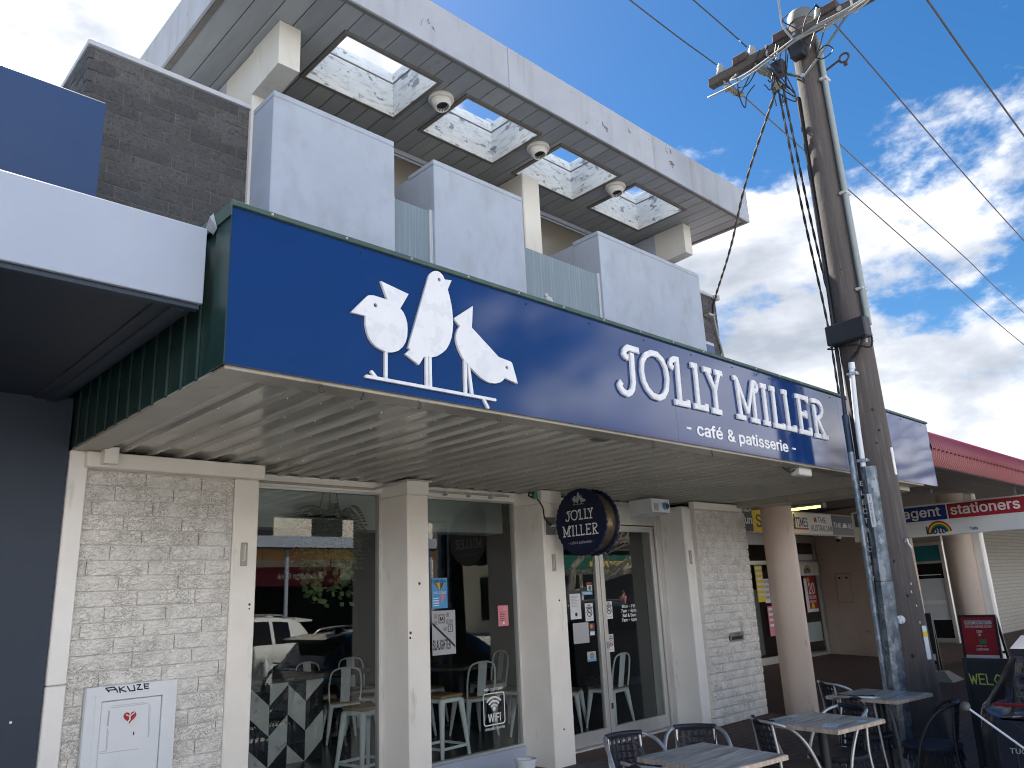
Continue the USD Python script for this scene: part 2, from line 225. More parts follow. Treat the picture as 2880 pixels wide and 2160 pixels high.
# ---------------------------------------------------------------- building helpers
_used = {}
def unique(parent, name):
    k = (str(parent), name); n = _used.get(k, 0); _used[k] = n+1
    return name if n == 0 else f'{name}_{n:03d}'
class Node:
    def __init__(s, path, off): s.path, s.off = path, np.asarray(off, float)
    @property
    def prim(s): return stage.GetPrimAtPath(s.path)
def meta(prim, label=None, cat=None, group=None, kind=None):
    for k, v in (('label', label), ('category', cat), ('group', group), ('kind', kind)):
        if v: prim.SetCustomDataByKey(k, v)
def thing(name, label, cat, loc=(0, 0, 0), group=None, kind=None, rotz=0, local=False):
    """an Xform at the thing's base; its parts are given in world coordinates, or in its own when local"""
    p = '/World/'+unique('/World', name); x = UsdGeom.Xform.Define(stage, p)
    x.AddTranslateOp().Set(Gf.Vec3d(*map(float, loc)))
    if rotz: x.AddRotateZOp().Set(math.degrees(rotz))
    meta(x.GetPrim(), label, cat, group, kind)
    return Node(p, (0, 0, 0) if local else loc)
def part(parent, name, mesh, look, smooth=False, label=None, kind=None):
    mesh = cat(mesh) if isinstance(mesh, list) else mesh
    p = parent.path+'/'+unique(parent.path, name)
    v, f = np.asarray(mesh.vertices)-parent.off, np.asarray(mesh.faces)
    usdkit.mesh(stage, p, (v, f), LOOKS[look], smooth=smooth)
    meta(stage.GetPrimAtPath(p), label, None, None, kind)
    return Node(p, parent.off)
def solo(name, mesh, look, label=None, cat_=None, group=None, kind=None, smooth=False, loc=None):
    """a thing that is one mesh"""
    mesh = cat(mesh) if isinstance(mesh, list) else mesh
    loc = np.array([*mesh.bounds.mean(0)[:2], mesh.bounds[0][2]]) if loc is None else np.asarray(loc, float)
    p = '/World/'+unique('/World', name)
    m = usdkit.mesh(stage, p, (np.asarray(mesh.vertices)-loc, np.asarray(mesh.faces)), LOOKS[look], smooth=smooth)
    m.AddTranslateOp().Set(Gf.Vec3d(*map(float, loc))); meta(m.GetPrim(), label, cat_, group, kind)
    return Node(p, loc)
def copy(src, name, label, cat, loc, rotz=0, group=None):
    p = '/World/'+unique('/World', name); x = UsdGeom.Xform.Define(stage, p)
    x.GetPrim().GetReferences().AddInternalReference(src.path); x.GetPrim().SetInstanceable(True)
    x.ClearXformOpOrder(); x.AddTranslateOp().Set(Gf.Vec3d(*map(float, loc))); x.AddRotateZOp().Set(math.degrees(rotz))
    meta(x.GetPrim(), label, cat, group); return Node(p, loc)

def cat(ms): return trimesh.util.concatenate([m for m in ms if m is not None])
def _chamfer():
    s = np.array([[a, b, c] for a in (-1, 1) for b in (-1, 1) for c in (-1, 1)], float)
    pts, tag = [], []
    for q in s:
        for k in range(3):
            i = np.ones(3); i[k] = 0; pts.append(q*(1-0.2*i)); tag.append((q, i))
    h = trimesh.Trimesh(np.array(pts)).convex_hull
    idx = [int(np.argmin(np.linalg.norm(np.array(pts)-v, axis=1))) for v in h.vertices]
    return np.array([tag[i][0] for i in idx]), np.array([tag[i][1] for i in idx]), np.array(h.faces)
_CS, _CI, _CF = _chamfer()
def box(x0, x1, y0, y1, z0, z1, bev=0.0):
    c = np.array([(x0+x1)/2, (y0+y1)/2, (z0+z1)/2]); h = np.abs(np.array([x1-x0, y1-y0, z1-z0]))/2
    if bev <= 0:
        b = trimesh.creation.box(h*2); b.apply_translation(c); return b
    bev = min(bev, h.min()*0.45)
    return trimesh.Trimesh(c+_CS*(h-_CI*bev), _CF, process=False)
def rot(mesh, ang, axis=(0, 0, 1), at=(0, 0, 0)):
    m = mesh.copy(); m.apply_transform(trimesh.transformations.rotation_matrix(ang, axis, at)); return m
def move(mesh, d):
    m = mesh.copy(); m.apply_translation(d); return m
def tube(pts, r, n=8, cap=True, closed=False):
    P = np.asarray(pts, float); N = len(P); R = np.broadcast_to(np.asarray(r, float), N)
    if closed: T = np.roll(P, -1, 0)-np.roll(P, 1, 0)
    else: T = np.gradient(P, axis=0)
    T /= np.maximum(np.linalg.norm(T, axis=1, keepdims=True), 1e-9)
    a = np.array([0, 0, 1.0]) if abs(T[0][2]) < 0.9 else np.array([1.0, 0, 0])
    u = np.cross(T[0], a); u /= np.linalg.norm(u); V = []
    for i in range(N):
        u = u-T[i]*(u@T[i]); u /= np.linalg.norm(u); w = np.cross(T[i], u)
        t = np.arange(n)*2*math.pi/n
        V.append(P[i]+R[i]*(np.cos(t)[:, None]*u+np.sin(t)[:, None]*w))
    V = np.vstack(V); F = []
    for i in range(N if closed else N-1):
        j = (i+1) % N
        for k in range(n):
            k2 = (k+1) % n; a, b, c, d = i*n+k, i*n+k2, j*n+k2, j*n+k
            F += [(a, b, c), (a, c, d)]
    if cap and not closed:
        for base, flip in ((0, True), ((N-1)*n, False)):
            for k in range(1, n-1): F.append((base, base+k+1, base+k) if flip else (base, base+k, base+k+1))
    m = trimesh.Trimesh(V, F, process=False)
    if not closed and m.volume < 0: m.invert()
    return m
def smoothline(pts, n=24):
    """Catmull-Rom through the points"""
    P = np.asarray(pts, float); P = np.vstack([2*P[0]-P[1], P, 2*P[-1]-P[-2]]); out = []
    k = max(2, n//(len(P)-3))
    for i in range(1, len(P)-2):
        for t in np.linspace(0, 1, k, endpoint=False):
            a, b, c, d = P[i-1], P[i], P[i+1], P[i+2]
            out.append(0.5*((2*b)+(c-a)*t+(2*a-5*b+4*c-d)*t*t+(-a+3*b-3*c+d)*t**3))
    return np.array(out+[P[-2]])
def cyl(p0, p1, r, n=16, r2=None): return tube([p0, p1], [r, r if r2 is None else r2], n)
def lathe(prof, n=24, at=(0, 0, 0)):
    pr = np.asarray(prof, float); t = np.arange(n)*2*math.pi/n
    V = np.stack([np.outer(pr[:, 0], np.cos(t)), np.outer(pr[:, 0], np.sin(t)), np.repeat(pr[:, 1:2], n, 1)], -1).reshape(-1, 3); F = []
    for i in range(len(pr)-1):
        for k in range(n):
            k2 = (k+1) % n; a, b, c, d = i*n+k, i*n+k2, (i+1)*n+k2, (i+1)*n+k
            F += [(a, b, c), (a, c, d)]
    m = trimesh.Trimesh(V, F, process=False); m.apply_translation(at); return m
FRONT = lambda x, y, z: np.array([[1, 0, 0, x], [0, 0, -1, y], [0, 1, 0, z], [0, 0, 0, 1.0]])       # reads along +x, faces the street (-y)
LEFT = lambda x, y, z: np.array([[0, 0, -1, x], [-1, 0, 0, y], [0, 1, 0, z], [0, 0, 0, 1.0]])        # reads along -y, faces -x
BACK = lambda x, y, z: np.array([[-1, 0, 0, x], [0, 0, 1, y], [0, 1, 0, z], [0, 0, 0, 1.0]])         # reads along -x, faces +y
FLAT = lambda x, y, z: np.array([[1, 0, 0, x], [0, 1, 0, y], [0, 0, 1, z], [0, 0, 0, 1.0]])
def put(mesh, M):
    m = mesh.copy(); m.apply_transform(M); return m
def ext(poly, d, M=None):
    ps = [g for g in getattr(poly, 'geoms', [poly]) if g.area > 1e-9]
    m = cat([trimesh.creation.extrude_polygon(g, d, engine='earcut') for g in ps])
    return put(m, M) if M is not None else m
def text(s, h, M, w=None, bold=False, d=0.002, align='l', slant=0.0):
    m = meshkit.text_mesh(s, h, d, bold=bold); b = m.bounds; v = m.vertices.copy()
    v[:, 0] -= b[0][0]
    W = b[1][0]-b[0][0]
    if w: v[:, 0] *= w/W; W = w
    if align == 'c': v[:, 0] -= W/2
    v[:, 0] += slant*v[:, 1]
    return put(trimesh.Trimesh(v, m.faces, process=False), M)
def strokes(lines, w, d, M, cap='flat'):
    return ext(union_all([LineString(l).buffer(w/2, cap_style=cap, join_style='round') for l in lines]), d, M)
def rock_block(a0, a1, z0, z1, rng, M, bulge=0.012, depth=0.035):
    """one split-face block: the face a 5 x 3 grid pushed out unevenly; in its plane (a, z), outward +d"""
    nx, nz = 5, 4; A, Z = np.meshgrid(np.linspace(a0, a1, nx), np.linspace(z0, z1, nz), indexing='ij')
    D = rng.uniform(0.35, 1.0, A.shape)*bulge; D[0, :] *= 0.35; D[-1, :] *= 0.35; D[:, 0] *= 0.3; D[:, -1] *= 0.3
    V = np.stack([A, Z, D], -1).reshape(-1, 3); F = []; I = lambda i, j: i*nz+j
    for i in range(nx-1):
        for j in range(nz-1): F += [(I(i, j), I(i+1, j), I(i+1, j+1)), (I(i, j), I(i+1, j+1), I(i, j+1))]
    ring = [I(i, 0) for i in range(nx)]+[I(nx-1, j) for j in range(1, nz)]+[I(i, nz-1) for i in range(nx-2, -1, -1)]+[I(0, j) for j in range(nz-2, 0, -1)]
    n0 = len(V); V = np.vstack([V, [(V[k][0], V[k][1], -depth) for k in ring]])
    for k in range(len(ring)):
        a, b = ring[k], ring[(k+1) % len(ring)]; c, d = n0+k, n0+(k+1) % len(ring)
        F += [(a, c, d), (a, d, b)]
    return put(trimesh.Trimesh(V, F, process=False), M)
def courses(parent, a0, a1, z0, z1, M, looks, h=0.0985, L=0.39, j=0.008, holes=(), seed=0, bulge=0.012):
    """lay split-face blocks in running bond on a backing"""
    rng = np.random.default_rng(seed); z, r = z1, 0
    while z > z0+0.03:
        zb = max(z-h, z0); off = (0, 0.5, 0.15, 0.68)[r % 4]*L; x = a0-L+off
        while x < a1-0.005:
            p, q = max(x, a0), min(x+L, a1)
            segs = [(p, q)] if q-p > 0.03 else []
            for (hx0, hx1, hz0, hz1) in holes:
                if zb < hz1-0.02 and z > hz0+0.02:
                    new = []
                    for s, e in segs:
                        if e <= hx0 or s >= hx1: new.append((s, e))
                        else:
                            if hx0-s > 0.03: new.append((s, hx0))
                            if e-hx1 > 0.03: new.append((hx1, e))
                    segs = new
            for s, e in segs:
                part(parent, 'block', rock_block(s+j/2, e-j/2, zb+j/2, z-j/2, rng, M, bulge), looks[int(rng.integers(len(looks)))], smooth=40)
            x += L
        z -= h; r += 1
def holed(outer, holes, d, M): return ext(Polygon(outer, holes), d, M)
def rect(x0, x1, y0, y1): return [(x0, y0), (x1, y0), (x1, y1), (x0, y1)]

# ---------------------------------------------------------------- ground, footpath, road
def sheet(xs, ys, zf):
    X, Y = np.meshgrid(xs, ys, indexing='ij'); V = np.stack([X, Y, zf(X, Y)], -1).reshape(-1, 3); ny = len(ys); F = []
    for i in range(len(xs)-1):
        for k in range(ny-1):
            a = i*ny+k; F += [(a, a+ny, a+ny+1), (a, a+ny+1, a+1)]
    return trimesh.Trimesh(V, F, process=False)
KERB = 2.30
def foot_z(y): return -0.02*max(0.0, 5.64-y)
solo('ground', sheet([-400, 400], [-400, 400], lambda x, y: 0*x-0.6), 'asphalt', 'bare ground stretching to the horizon under the street', kind='structure', loc=(0, 0, -0.6))
solo('road', sheet([-150, 0, 150], [-13.5, -9, -5.5, -2, 1.0, KERB-0.3], lambda x, y: -0.33+0.14*np.clip(1-np.abs(y+5.5)/7.8, 0, 1)), 'asphalt', 'pale asphalt street in front of the cafe', kind='structure')
solo('gutter', sheet([-150, 150], [KERB-0.3, KERB], lambda x, y: -0.326+0*x), 'concrete', 'pale concrete gutter along the kerb', kind='structure')
solo('kerb', box(-150, 150, KERB, KERB+0.15, -0.50, -0.066, 0.015), 'concrete', 'pale concrete kerb of the footpath', kind='structure')
fp = solo('footpath', sheet([-150, 4.55, 9.2, 150], [KERB+0.15, 3.0, 5.64, 14.0], lambda x, y: -0.02*np.maximum(0, 5.64-y)-0.005), 'paving', 'dark red brown brick paved footpath', kind='structure', loc=(0, 0, 0))
rngp = np.random.default_rng(5); spots = []
for r in range(27):
    y = 3.15+r*0.092+(0 if r < 27 else 0)
    for c in range(22): spots.append((4.6+(c+0.5*(r % 2))*0.24, y))
pv = []
for (x, y) in spots:
    lift = rngp.uniform(0, 0.002); m = box(x+0.004, x+0.234, y+0.004, y+0.086, -0.03, 0.001+lift, 0.004); m.vertices[:, 2] += -0.02*np.maximum(0, 5.64-m.vertices[:, 1])
    band = (abs(x-5.9) < 0.3 or abs(y-4.35) < 0.15)
    pv.append((math.hypot(x, y) if x > 4.55 else 99, m, ('paver_grey' if band else ('paver_brown', 'paver_red', 'paver_brown')[int(rngp.integers(3))])))
pv.sort(key=lambda t: t[0])
for _, m, lk in pv[:300]: part(fp, 'paver', m, lk)
if len(pv) > 300: part(fp, 'pavers', [m for _, m, _ in pv[300:]], 'paver_brown', kind='stuff')
solo('road_marking', [box(-60+i*6, -57+i*6, -5.56, -5.44, -0.1935, -0.187) for i in range(20)], 'road_line', 'white dashes along the middle of the street', kind='structure')
solo('far_footpath', box(-150, 150, -19, -13.5, -0.6, -0.16), 'concrete', 'concrete footpath across the street', kind='structure')

# ================================================================ the cafe
cafe = thing('cafe_building', 'two storey cafe with pale balcony boxes, grey block walls and a roof pierced by skylights', 'building', (5.7, 5.64, 0))
FZ = lambda x, z: np.array([[1, 0, 0, x], [0, 0, -1, z], [0, 1, 0, 0], [0, 0, 0, 1.0]])
# --- street level: pilasters, columns, block walls
part(cafe, 'pilaster', [box(1.412, 1.524, 5.60, 5.95, -0.05, 1.20, 0.006), box(1.412, 1.524, 5.60, 5.95, 1.203, 2.655, 0.006)], 'white_paint')
part(cafe, 'pilaster', box(2.552, 2.744, 5.63, 6.12, -0.05, 2.545, 0.008), 'cream_paint')
W1 = part(cafe, 'block_wall', box(1.524, 2.552, 5.665, 5.95, -0.05, 2.56), 'painted_mortar', label='cream painted split block wall at the left end of the shopfront')
courses(W1, 1.524, 2.552, -0.04, 2.54, FRONT(0, 5.652, 0), ['painted_block'], holes=[(1.64, 2.20, -1, 1.168)], seed=3, bulge=0.016)
for i, (a, b) in enumerate(((4.14, 4.373), (5.85, 6.145))):
    c = part(cafe, 'column', box(a, b, 5.64, 6.10, -0.05, 2.52, 0.010), 'cream_paint')
    part(c, 'column_cap', box(a-0.005, b+0.005, 5.632, 6.10, 2.52, 2.655, 0.006), 'cream_paint')
part(cafe, 'pilaster', box(8.374, 8.56, 5.64, 6.30, -0.05, 2.60, 0.010), 'white_paint')
W2 = part(cafe, 'block_wall', box(8.562, 9.768, 5.605, 5.95, -0.05, 2.57), 'painted_mortar', label='cream painted split block wall with a letter slot')
courses(W2, 8.556, 9.774, -0.04, 2.56, FRONT(0, 5.590, 0), ['painted_block'], holes=[(9.05, 9.37, 0.935, 1.03)], seed=9, bulge=0.018)
courses(W2, -5.66, -5.578, -0.04, 2.56, LEFT(8.553, 0, 0), ['painted_mortar'], L=0.5, seed=10, bulge=0.004)
courses(W2, 5.60, 5.94, -0.04, 2.56, np.array([[0, 0, 1, 9.778], [1, 0, 0, 0], [0, 1, 0, 0], [0, 0, 0, 1.0]]), ['painted_block'], seed=12)
part(cafe, 'lintel', box(1.50, 2.746, 5.545, 5.66, 2.545, 2.648, 0.006), 'cream_paint')
part(cafe, 'timber_stub', box(1.578, 1.668, 5.46, 5.545, 2.560, 2.672, 0.004), 'cream_paint')
part(cafe, 'lintel', box(8.44, 9.58, 5.50, 5.58, 2.555, 2.645, 0.006), 'cream_paint')
for a, b in ((2.744, 4.14), (4.373, 5.85)): part(cafe, 'window_header', [box(a, b, 6.03, 6.14, 2.575, 2.665), box(a, b, 6.015, 6.03, 2.60, 2.665)], 'cream_paint')
# --- windows
for a, b, zb in ((2.744, 4.14, 0.17), (4.373, 5.85, 0.17)):
    w = part(cafe, 'shop_window', [box(a, a+0.02, 6.05, 6.11, zb, 2.575), box(b-0.02, b, 6.05, 6.11, zb, 2.575), box(a+0.02, b-0.02, 6.05, 6.11, 2.555, 2.575), box(a+0.02, b-0.02, 6.05, 6.11, zb, zb+0.02)], 'aluminium')
    part(w, 'pane', box(a+0.02, b-0.02, 6.078, 6.084, zb+0.02, 2.555), 'pane')
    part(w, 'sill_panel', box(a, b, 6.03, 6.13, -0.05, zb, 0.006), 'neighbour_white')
# --- entrance: transom, jambs, two door leaves
ent = part(cafe, 'entrance_frame', [box(6.145, 6.20, 6.03, 6.15, -0.02, 2.64), box(8.30, 8.374, 6.03, 6.15, -0.02, 2.64), box(6.20, 8.30, 6.03, 6.15, 2.385, 2.435), box(6.20, 8.30, 6.03, 6.15, 2.62, 2.66), box(8.345, 8.374, 5.98, 6.03, -0.02, 2.64)], 'aluminium')
part(ent, 'transom_panel', box(6.20, 8.30, 6.06, 6.10, 2.435, 2.62), 'aluminium')
part(ent, 'threshold', box(6.145, 8.374, 5.98, 6.16, -0.03, 0.012, 0.003), 'concrete')
for a, b in ((6.205, 7.185), (7.20, 8.29)):
    dl = part(cafe, 'door', [box(a, a+0.065, 6.05, 6.10, 0.018, 2.375, 0.003), box(b-0.065, b, 6.05, 6.10, 0.018, 2.375, 0.003), box(a+0.065, b-0.065, 6.05, 6.10, 2.305, 2.375), box(a+0.065, b-0.065, 6.05, 6.10, 0.018, 0.155)], 'aluminium')
    part(dl, 'pane', box(a+0.065, b-0.065, 6.072, 6.078, 0.155, 2.305), 'pane')
    if a > 7: part(dl, 'handle', [box(a+0.015, a+0.05, 6.03, 6.05, 0.98, 1.05, 0.004), cyl((a+0.032, 6.05, 1.015), (a+0.032, 6.0, 1.015), 0.012)], 'steel')
    if a > 7: part(dl, 'lower_lock', box(a+0.02, a+0.045, 6.038, 6.05, 0.34, 0.40, 0.003), 'black_plastic')
# --- awning: deck, soffit sheet with ribs, side cladding, trims
aw = part(cafe, 'awning', box(1.43, 10.39, 3.34, 5.66, 3.36, 3.41), 'galvanised')
def ribbed(x0, x1, y0, y1, z):
    xs, zs = [x0], [z]; x = x0+0.12
    while x < x1-0.06:
        xs += [x-0.021, x-0.009, x+0.009, x+0.021]; zs += [z, z-0.022, z-0.022, z]; x += 0.197
    xs.append(x1); zs.append(z); V, F = [], []
    for a, b in zip(xs, zs): V += [(a, y0, b), (a, y1, b), (a, y1, b+0.01), (a, y0, b+0.01)]
    for i in range(len(xs)-1):
        p, q = 4*i, 4*i+4
        F += [(p, p+1, q+1), (p, q+1, q), (p+3, q+2, p+2), (p+3, q+3, q+2), (p, q, q+3), (p, q+3, p+3), (p+1, p+2, q+2), (p+1, q+2, q+1)]
    return trimesh.Trimesh(V, F, process=False)
part(aw, 'soffit_sheet', ribbed(1.60, 9.44, 3.46, 6.02, 2.680), 'awning_soffit')
scr = []
for i in range(39):
    for k in range(6): scr.append(move(trimesh.creation.icosphere(1, 0.0055), (1.72+i*0.197, 3.66+k*0.40, 2.657)))
part(aw, 'soffit_screws', scr, 'steel', kind='stuff')
part(aw, 'soffit_trim', [box(1.42, 10.0, 3.305, 3.455, 2.650, 2.670, 0.003), box(1.42, 1.60, 3.455, 5.60, 2.652, 2.672, 0.003)], 'awning_trim')
part(aw, 'end_beam', box(9.45, 9.95, 3.455, 5.575, 2.600, 2.72, 0.005), 'awning_trim')
part(aw, 'side_cladding', box(1.422, 1.432, 3.40, 5.66, 2.662, 3.43), 'green_metal')
for k in range(11): part(aw, 'cladding_rib', box(1.408, 1.422, 3.60+k*0.19, 3.622+k*0.19, 2.662, 3.42, 0.004), 'green_metal')
part(aw, 'corner_flashing', [box(1.402, 1.4075, 3.281, 3.44, 2.664, 3.43)], 'green_metal')
cp = part(aw, 'awning_capping', [box(1.396, 10.40, 3.262, 3.36, 3.444, 3.470, 0.003), box(1.396, 1.47, 3.36, 5.60, 3.432, 3.468, 0.003), box(1.392, 1.398, 3.262, 5.60, 3.39, 3.46)], 'green_cap')
part(cp, 'torn_flashing', trimesh.Trimesh([(1.388, 3.50, 3.47), (1.388, 3.40, 3.37), (1.386, 3.44, 3.35), (1.384, 3.53, 3.42), (1.39, 3.46, 3.475)], [(0, 1, 2), (0, 2, 3), (0, 4, 1), (2, 1, 0), (3, 2, 0)], process=False), 'cap_metal')
part(cp, 'rivets', [move(trimesh.creation.icosphere(1, 0.007), (1.6+i*0.42, 3.262, 3.456)) for i in range(21)], 'sign_grey', kind='stuff')
part(aw, 'gutter_edge', box(7.2, 9.15, 3.37, 3.44, 3.470, 3.495, 0.004), 'cap_metal')
rng = np.random.default_rng(4)
part(aw, 'cobweb_scraps', [tube(smoothline([(x, 3.30, 2.652), (x+rng.uniform(-.04, .04), 3.31, 2.62), (x+rng.uniform(-.03, .06), 3.33, 2.60+rng.uniform(-.02, .02)), (x+rng.uniform(.0, .09), 3.32, 2.645)], 9), 0.0022, 4) for x in (1.9, 2.15, 2.5, 3.1, 4.6, 5.4, 6.5)], 'ink', kind='stuff')
# --- upper storey: block walls with capping
W3 = part(cafe, 'upper_block_wall', box(1.290, 2.552, 5.7115, 9.0, 3.2, 5.755), 'sand_mortar', label='dark grey split block wall above the left shop')
GB = ['grey_block', 'grey_block', 'grey_block_dark', 'grey_block_light']
courses(W3, 1.285, 2.552, 3.75, 5.755, FRONT(0, 5.71, 0), GB, h=0.0985, j=0.007, seed=21, bulge=0.014)
courses(W3, -7.4, -5.70, 4.70, 5.755, LEFT(1.283, 0, 0), GB, h=0.0985, j=0.007, seed=22, bulge=0.022)
part(W3, 'wall_capping', [box(1.262, 2.552, 5.675, 9.0, 5.757, 5.800, 0.004)], 'cap_metal')
W4 = part(cafe, 'upper_block_wall', box(8.60, 9.900, 5.7115, 9.0, 3.2, 5.755), 'sand_mortar', label='dark grey split block wall behind the right balcony box')
courses(W4, 8.80, 9.905, 4.3, 5.755, FRONT(0, 5.71, 0), GB, h=0.0985, j=0.007, seed=23, bulge=0.014)
part(W4, 'wall_capping', box(8.60, 9.925, 5.675, 9.0, 5.757, 5.802, 0.004), 'cap_metal')
# --- balcony boxes and frosted panels
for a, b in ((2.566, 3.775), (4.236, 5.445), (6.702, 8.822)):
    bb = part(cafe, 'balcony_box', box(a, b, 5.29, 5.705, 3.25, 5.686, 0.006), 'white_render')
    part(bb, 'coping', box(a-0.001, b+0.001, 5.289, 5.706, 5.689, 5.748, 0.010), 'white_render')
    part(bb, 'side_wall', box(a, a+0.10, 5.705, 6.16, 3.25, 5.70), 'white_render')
for a, b in ((3.775, 4.236), (5.445, 6.702)):
    fp_ = part(cafe, 'frosted_panel', box(a+0.022, b-0.040, 5.330, 5.342, 3.3, 5.185), 'frosted_panel')
    [part(fp_, 'panel_frame', q_, 'cap_metal') for q_ in (box(a+0.002, a+0.022, 5.322, 5.350, 3.3, 5.20), box(b-0.040, b-0.018, 5.318, 5.350, 3.3, 5.20, 0.003), box(b-0.016, b-0.002, 5.318, 5.350, 3.3, 5.20, 0.003))]
# --- upper window wall, columns, cantilevered beams
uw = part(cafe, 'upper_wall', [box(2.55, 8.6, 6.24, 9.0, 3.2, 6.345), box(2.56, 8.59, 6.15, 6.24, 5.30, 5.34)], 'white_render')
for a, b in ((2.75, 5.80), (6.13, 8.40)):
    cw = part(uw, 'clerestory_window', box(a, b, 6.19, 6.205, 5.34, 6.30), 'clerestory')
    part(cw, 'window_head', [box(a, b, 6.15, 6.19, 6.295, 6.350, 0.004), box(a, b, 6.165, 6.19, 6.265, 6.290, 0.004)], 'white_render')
part(cafe, 'upper_column', box(5.824, 6.105, 5.64, 6.24, 3.4, 6.352, 0.012), 'warm_render')
part(cafe, 'upper_column', box(2.55, 2.735, 5.66, 6.24, 3.4, 6.352, 0.012), 'warm_render')
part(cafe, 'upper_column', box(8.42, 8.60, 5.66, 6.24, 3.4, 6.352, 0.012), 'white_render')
def beam(a, b, y0, y1, z0f, z0b, z1):
    V = np.array([(x, y, z) for x in (a, b) for (y, z) in ((y0, z0f), (y1, z0b), (y1, z1), (y0, z1))]); return trimesh.Trimesh(V).convex_hull
part(cafe, 'cantilever_beam', beam(2.543, 2.737, 5.19, 5.67, 5.935, 5.895, 6.352), 'warm_render')
part(cafe, 'cantilever_beam', beam(8.425, 8.592, 5.20, 5.67, 5.930, 5.90, 6.352), 'warm_render')
# --- the roof: slab with four openings, fascia panels, soffit boards, skylight linings
SKX = [(3.065, 4.055), (4.430, 5.415), (5.785, 6.765), (7.115, 8.105)]; SKY0, SKY1 = 4.985, 5.700
RX0, RX1, RY0 = 2.02, 9.14, 4.60
roof = part(cafe, 'roof', holed(rect(RX0+0.03, RX1-0.03, RY0+0.03, 9.5), [rect(a, b, SKY0, SKY1) for a, b in SKX], 0.36, FLAT(0, 0, 6.385)), 'cap_metal')
part(roof, 'soffit_backing', holed(rect(RX0+0.03, RX1-0.03, RY0+0.03, 9.5), [rect(a, b, SKY0, SKY1) for a, b in SKX], 0.012, FLAT(0, 0, 6.372)), 'dark_gap')
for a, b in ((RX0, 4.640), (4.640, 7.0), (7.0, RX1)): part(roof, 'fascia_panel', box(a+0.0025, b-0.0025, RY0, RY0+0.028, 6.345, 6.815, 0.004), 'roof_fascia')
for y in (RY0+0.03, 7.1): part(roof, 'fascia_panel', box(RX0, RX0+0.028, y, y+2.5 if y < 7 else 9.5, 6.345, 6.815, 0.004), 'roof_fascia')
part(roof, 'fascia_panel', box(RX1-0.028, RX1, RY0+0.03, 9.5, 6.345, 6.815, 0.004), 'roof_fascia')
part(roof, 'soffit_edge_trim', [box(RX0+0.03, RX1-0.03, RY0+0.03, RY0+0.062, 6.346, 6.372), box(RX0+0.03, RX0+0.075, RY0+0.062, 9.4, 6.340, 6.372), box(RX1-0.062, RX1-0.03, RY0+0.062, 9.4, 6.346, 6.372)], 'brown_trim')
rng = np.random.default_rng(8); n = 37; w = (RX1-RX0-0.14)/n
for i in range(n):
    a, b = RX0+0.077+i*w, RX0+0.077+(i+1)*w; lk = ('soffit_board', 'soffit_board', 'soffit_board_light', 'soffit_board_dark')[int(rng.integers(4))]
    pieces = [(a, b, RY0+0.064, SKY0-0.042), (a, b, SKY1+0.042, 7.6)]; mids = [(a, b)]
    for s0, s1 in SKX:
        nm = []
        for p, q in mids:
            lo, hi = s0-0.042, s1+0.042
            if q <= lo or p >= hi: nm.append((p, q)); continue
            if p < lo: nm.append((p, lo))
            if q > hi: nm.append((hi, q))
        mids = nm
    if mids == [(a, b)]: pieces = [(a, b, RY0+0.064, 7.6)]
    else: pieces += [(p, q, SKY0-0.042, SKY1+0.042) for p, q in mids if q-p > 0.01]
    dz = rng.uniform(0, 0.003)
    for p, q, y0, y1 in pieces: part(roof, 'soffit_board', box(p+0.004, q-0.004, y0, y1, 6.355+dz, 6.371, 0.003), lk)
for a, b in SKX:
    fr = part(roof, 'skylight_frame', [box(a-0.04, b+0.04, SKY0-0.04, SKY0, 6.342, 6.371, 0.003), box(a-0.04, b+0.04, SKY1, SKY1+0.04, 6.342, 6.371, 0.003), box(a-0.04, a, SKY0, SKY1, 6.342, 6.371, 0.003), box(b, b+0.04, SKY0, SKY1, 6.342, 6.371, 0.003)], 'brown_trim')
    part(fr, 'lining', [box(a, b, SKY1-0.006, SKY1+0.002, 6.345, 6.72), box(a, b, SKY0-0.002, SKY0+0.006, 6.345, 6.72), box(a-0.002, a+0.006, SKY0+0.006, SKY1-0.006, 6.345, 6.72), box(b-0.006, b+0.002, SKY0+0.006, SKY1-0.006, 6.345, 6.72)], 'peeling_paint')
    part(fr, 'upstand', [box(a-0.05, b+0.05, SKY1-0.002, SKY1+0.05, 6.735, 6.86, 0.004), box(a-0.05, b+0.05, SKY0-0.05, SKY0+0.002, 6.735, 6.86, 0.004), box(a-0.05, a+0.002, SKY0+0.002, SKY1-0.002, 6.735, 6.86, 0.004), box(b-0.002, b+0.05, SKY0+0.002, SKY1-0.002, 6.735, 6.86, 0.004)], 'peeling_paint')
    part(fr, 'grimy_joint', [box(a-0.004, b+0.004, SKY1-0.012, SKY1+0.01, 6.72, 6.735), box(b-0.012, b+0.01, SKY0, SKY1-0.012, 6.72, 6.735)], 'brown_trim')
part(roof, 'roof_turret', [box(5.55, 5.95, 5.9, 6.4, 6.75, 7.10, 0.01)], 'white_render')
# --- inside
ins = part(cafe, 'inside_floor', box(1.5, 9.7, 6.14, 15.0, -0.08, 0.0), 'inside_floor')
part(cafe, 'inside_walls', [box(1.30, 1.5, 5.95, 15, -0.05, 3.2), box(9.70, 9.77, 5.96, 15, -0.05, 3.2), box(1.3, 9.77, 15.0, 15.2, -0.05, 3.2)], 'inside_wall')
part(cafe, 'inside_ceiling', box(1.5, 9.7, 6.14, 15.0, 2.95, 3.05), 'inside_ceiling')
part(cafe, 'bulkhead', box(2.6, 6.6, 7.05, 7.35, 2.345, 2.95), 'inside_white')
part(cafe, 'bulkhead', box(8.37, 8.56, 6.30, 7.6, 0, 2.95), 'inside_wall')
part(cafe, 'slot_return', [box(2.55, 2.75, 6.12, 6.5, 0, 2.95)], 'inside_wall')
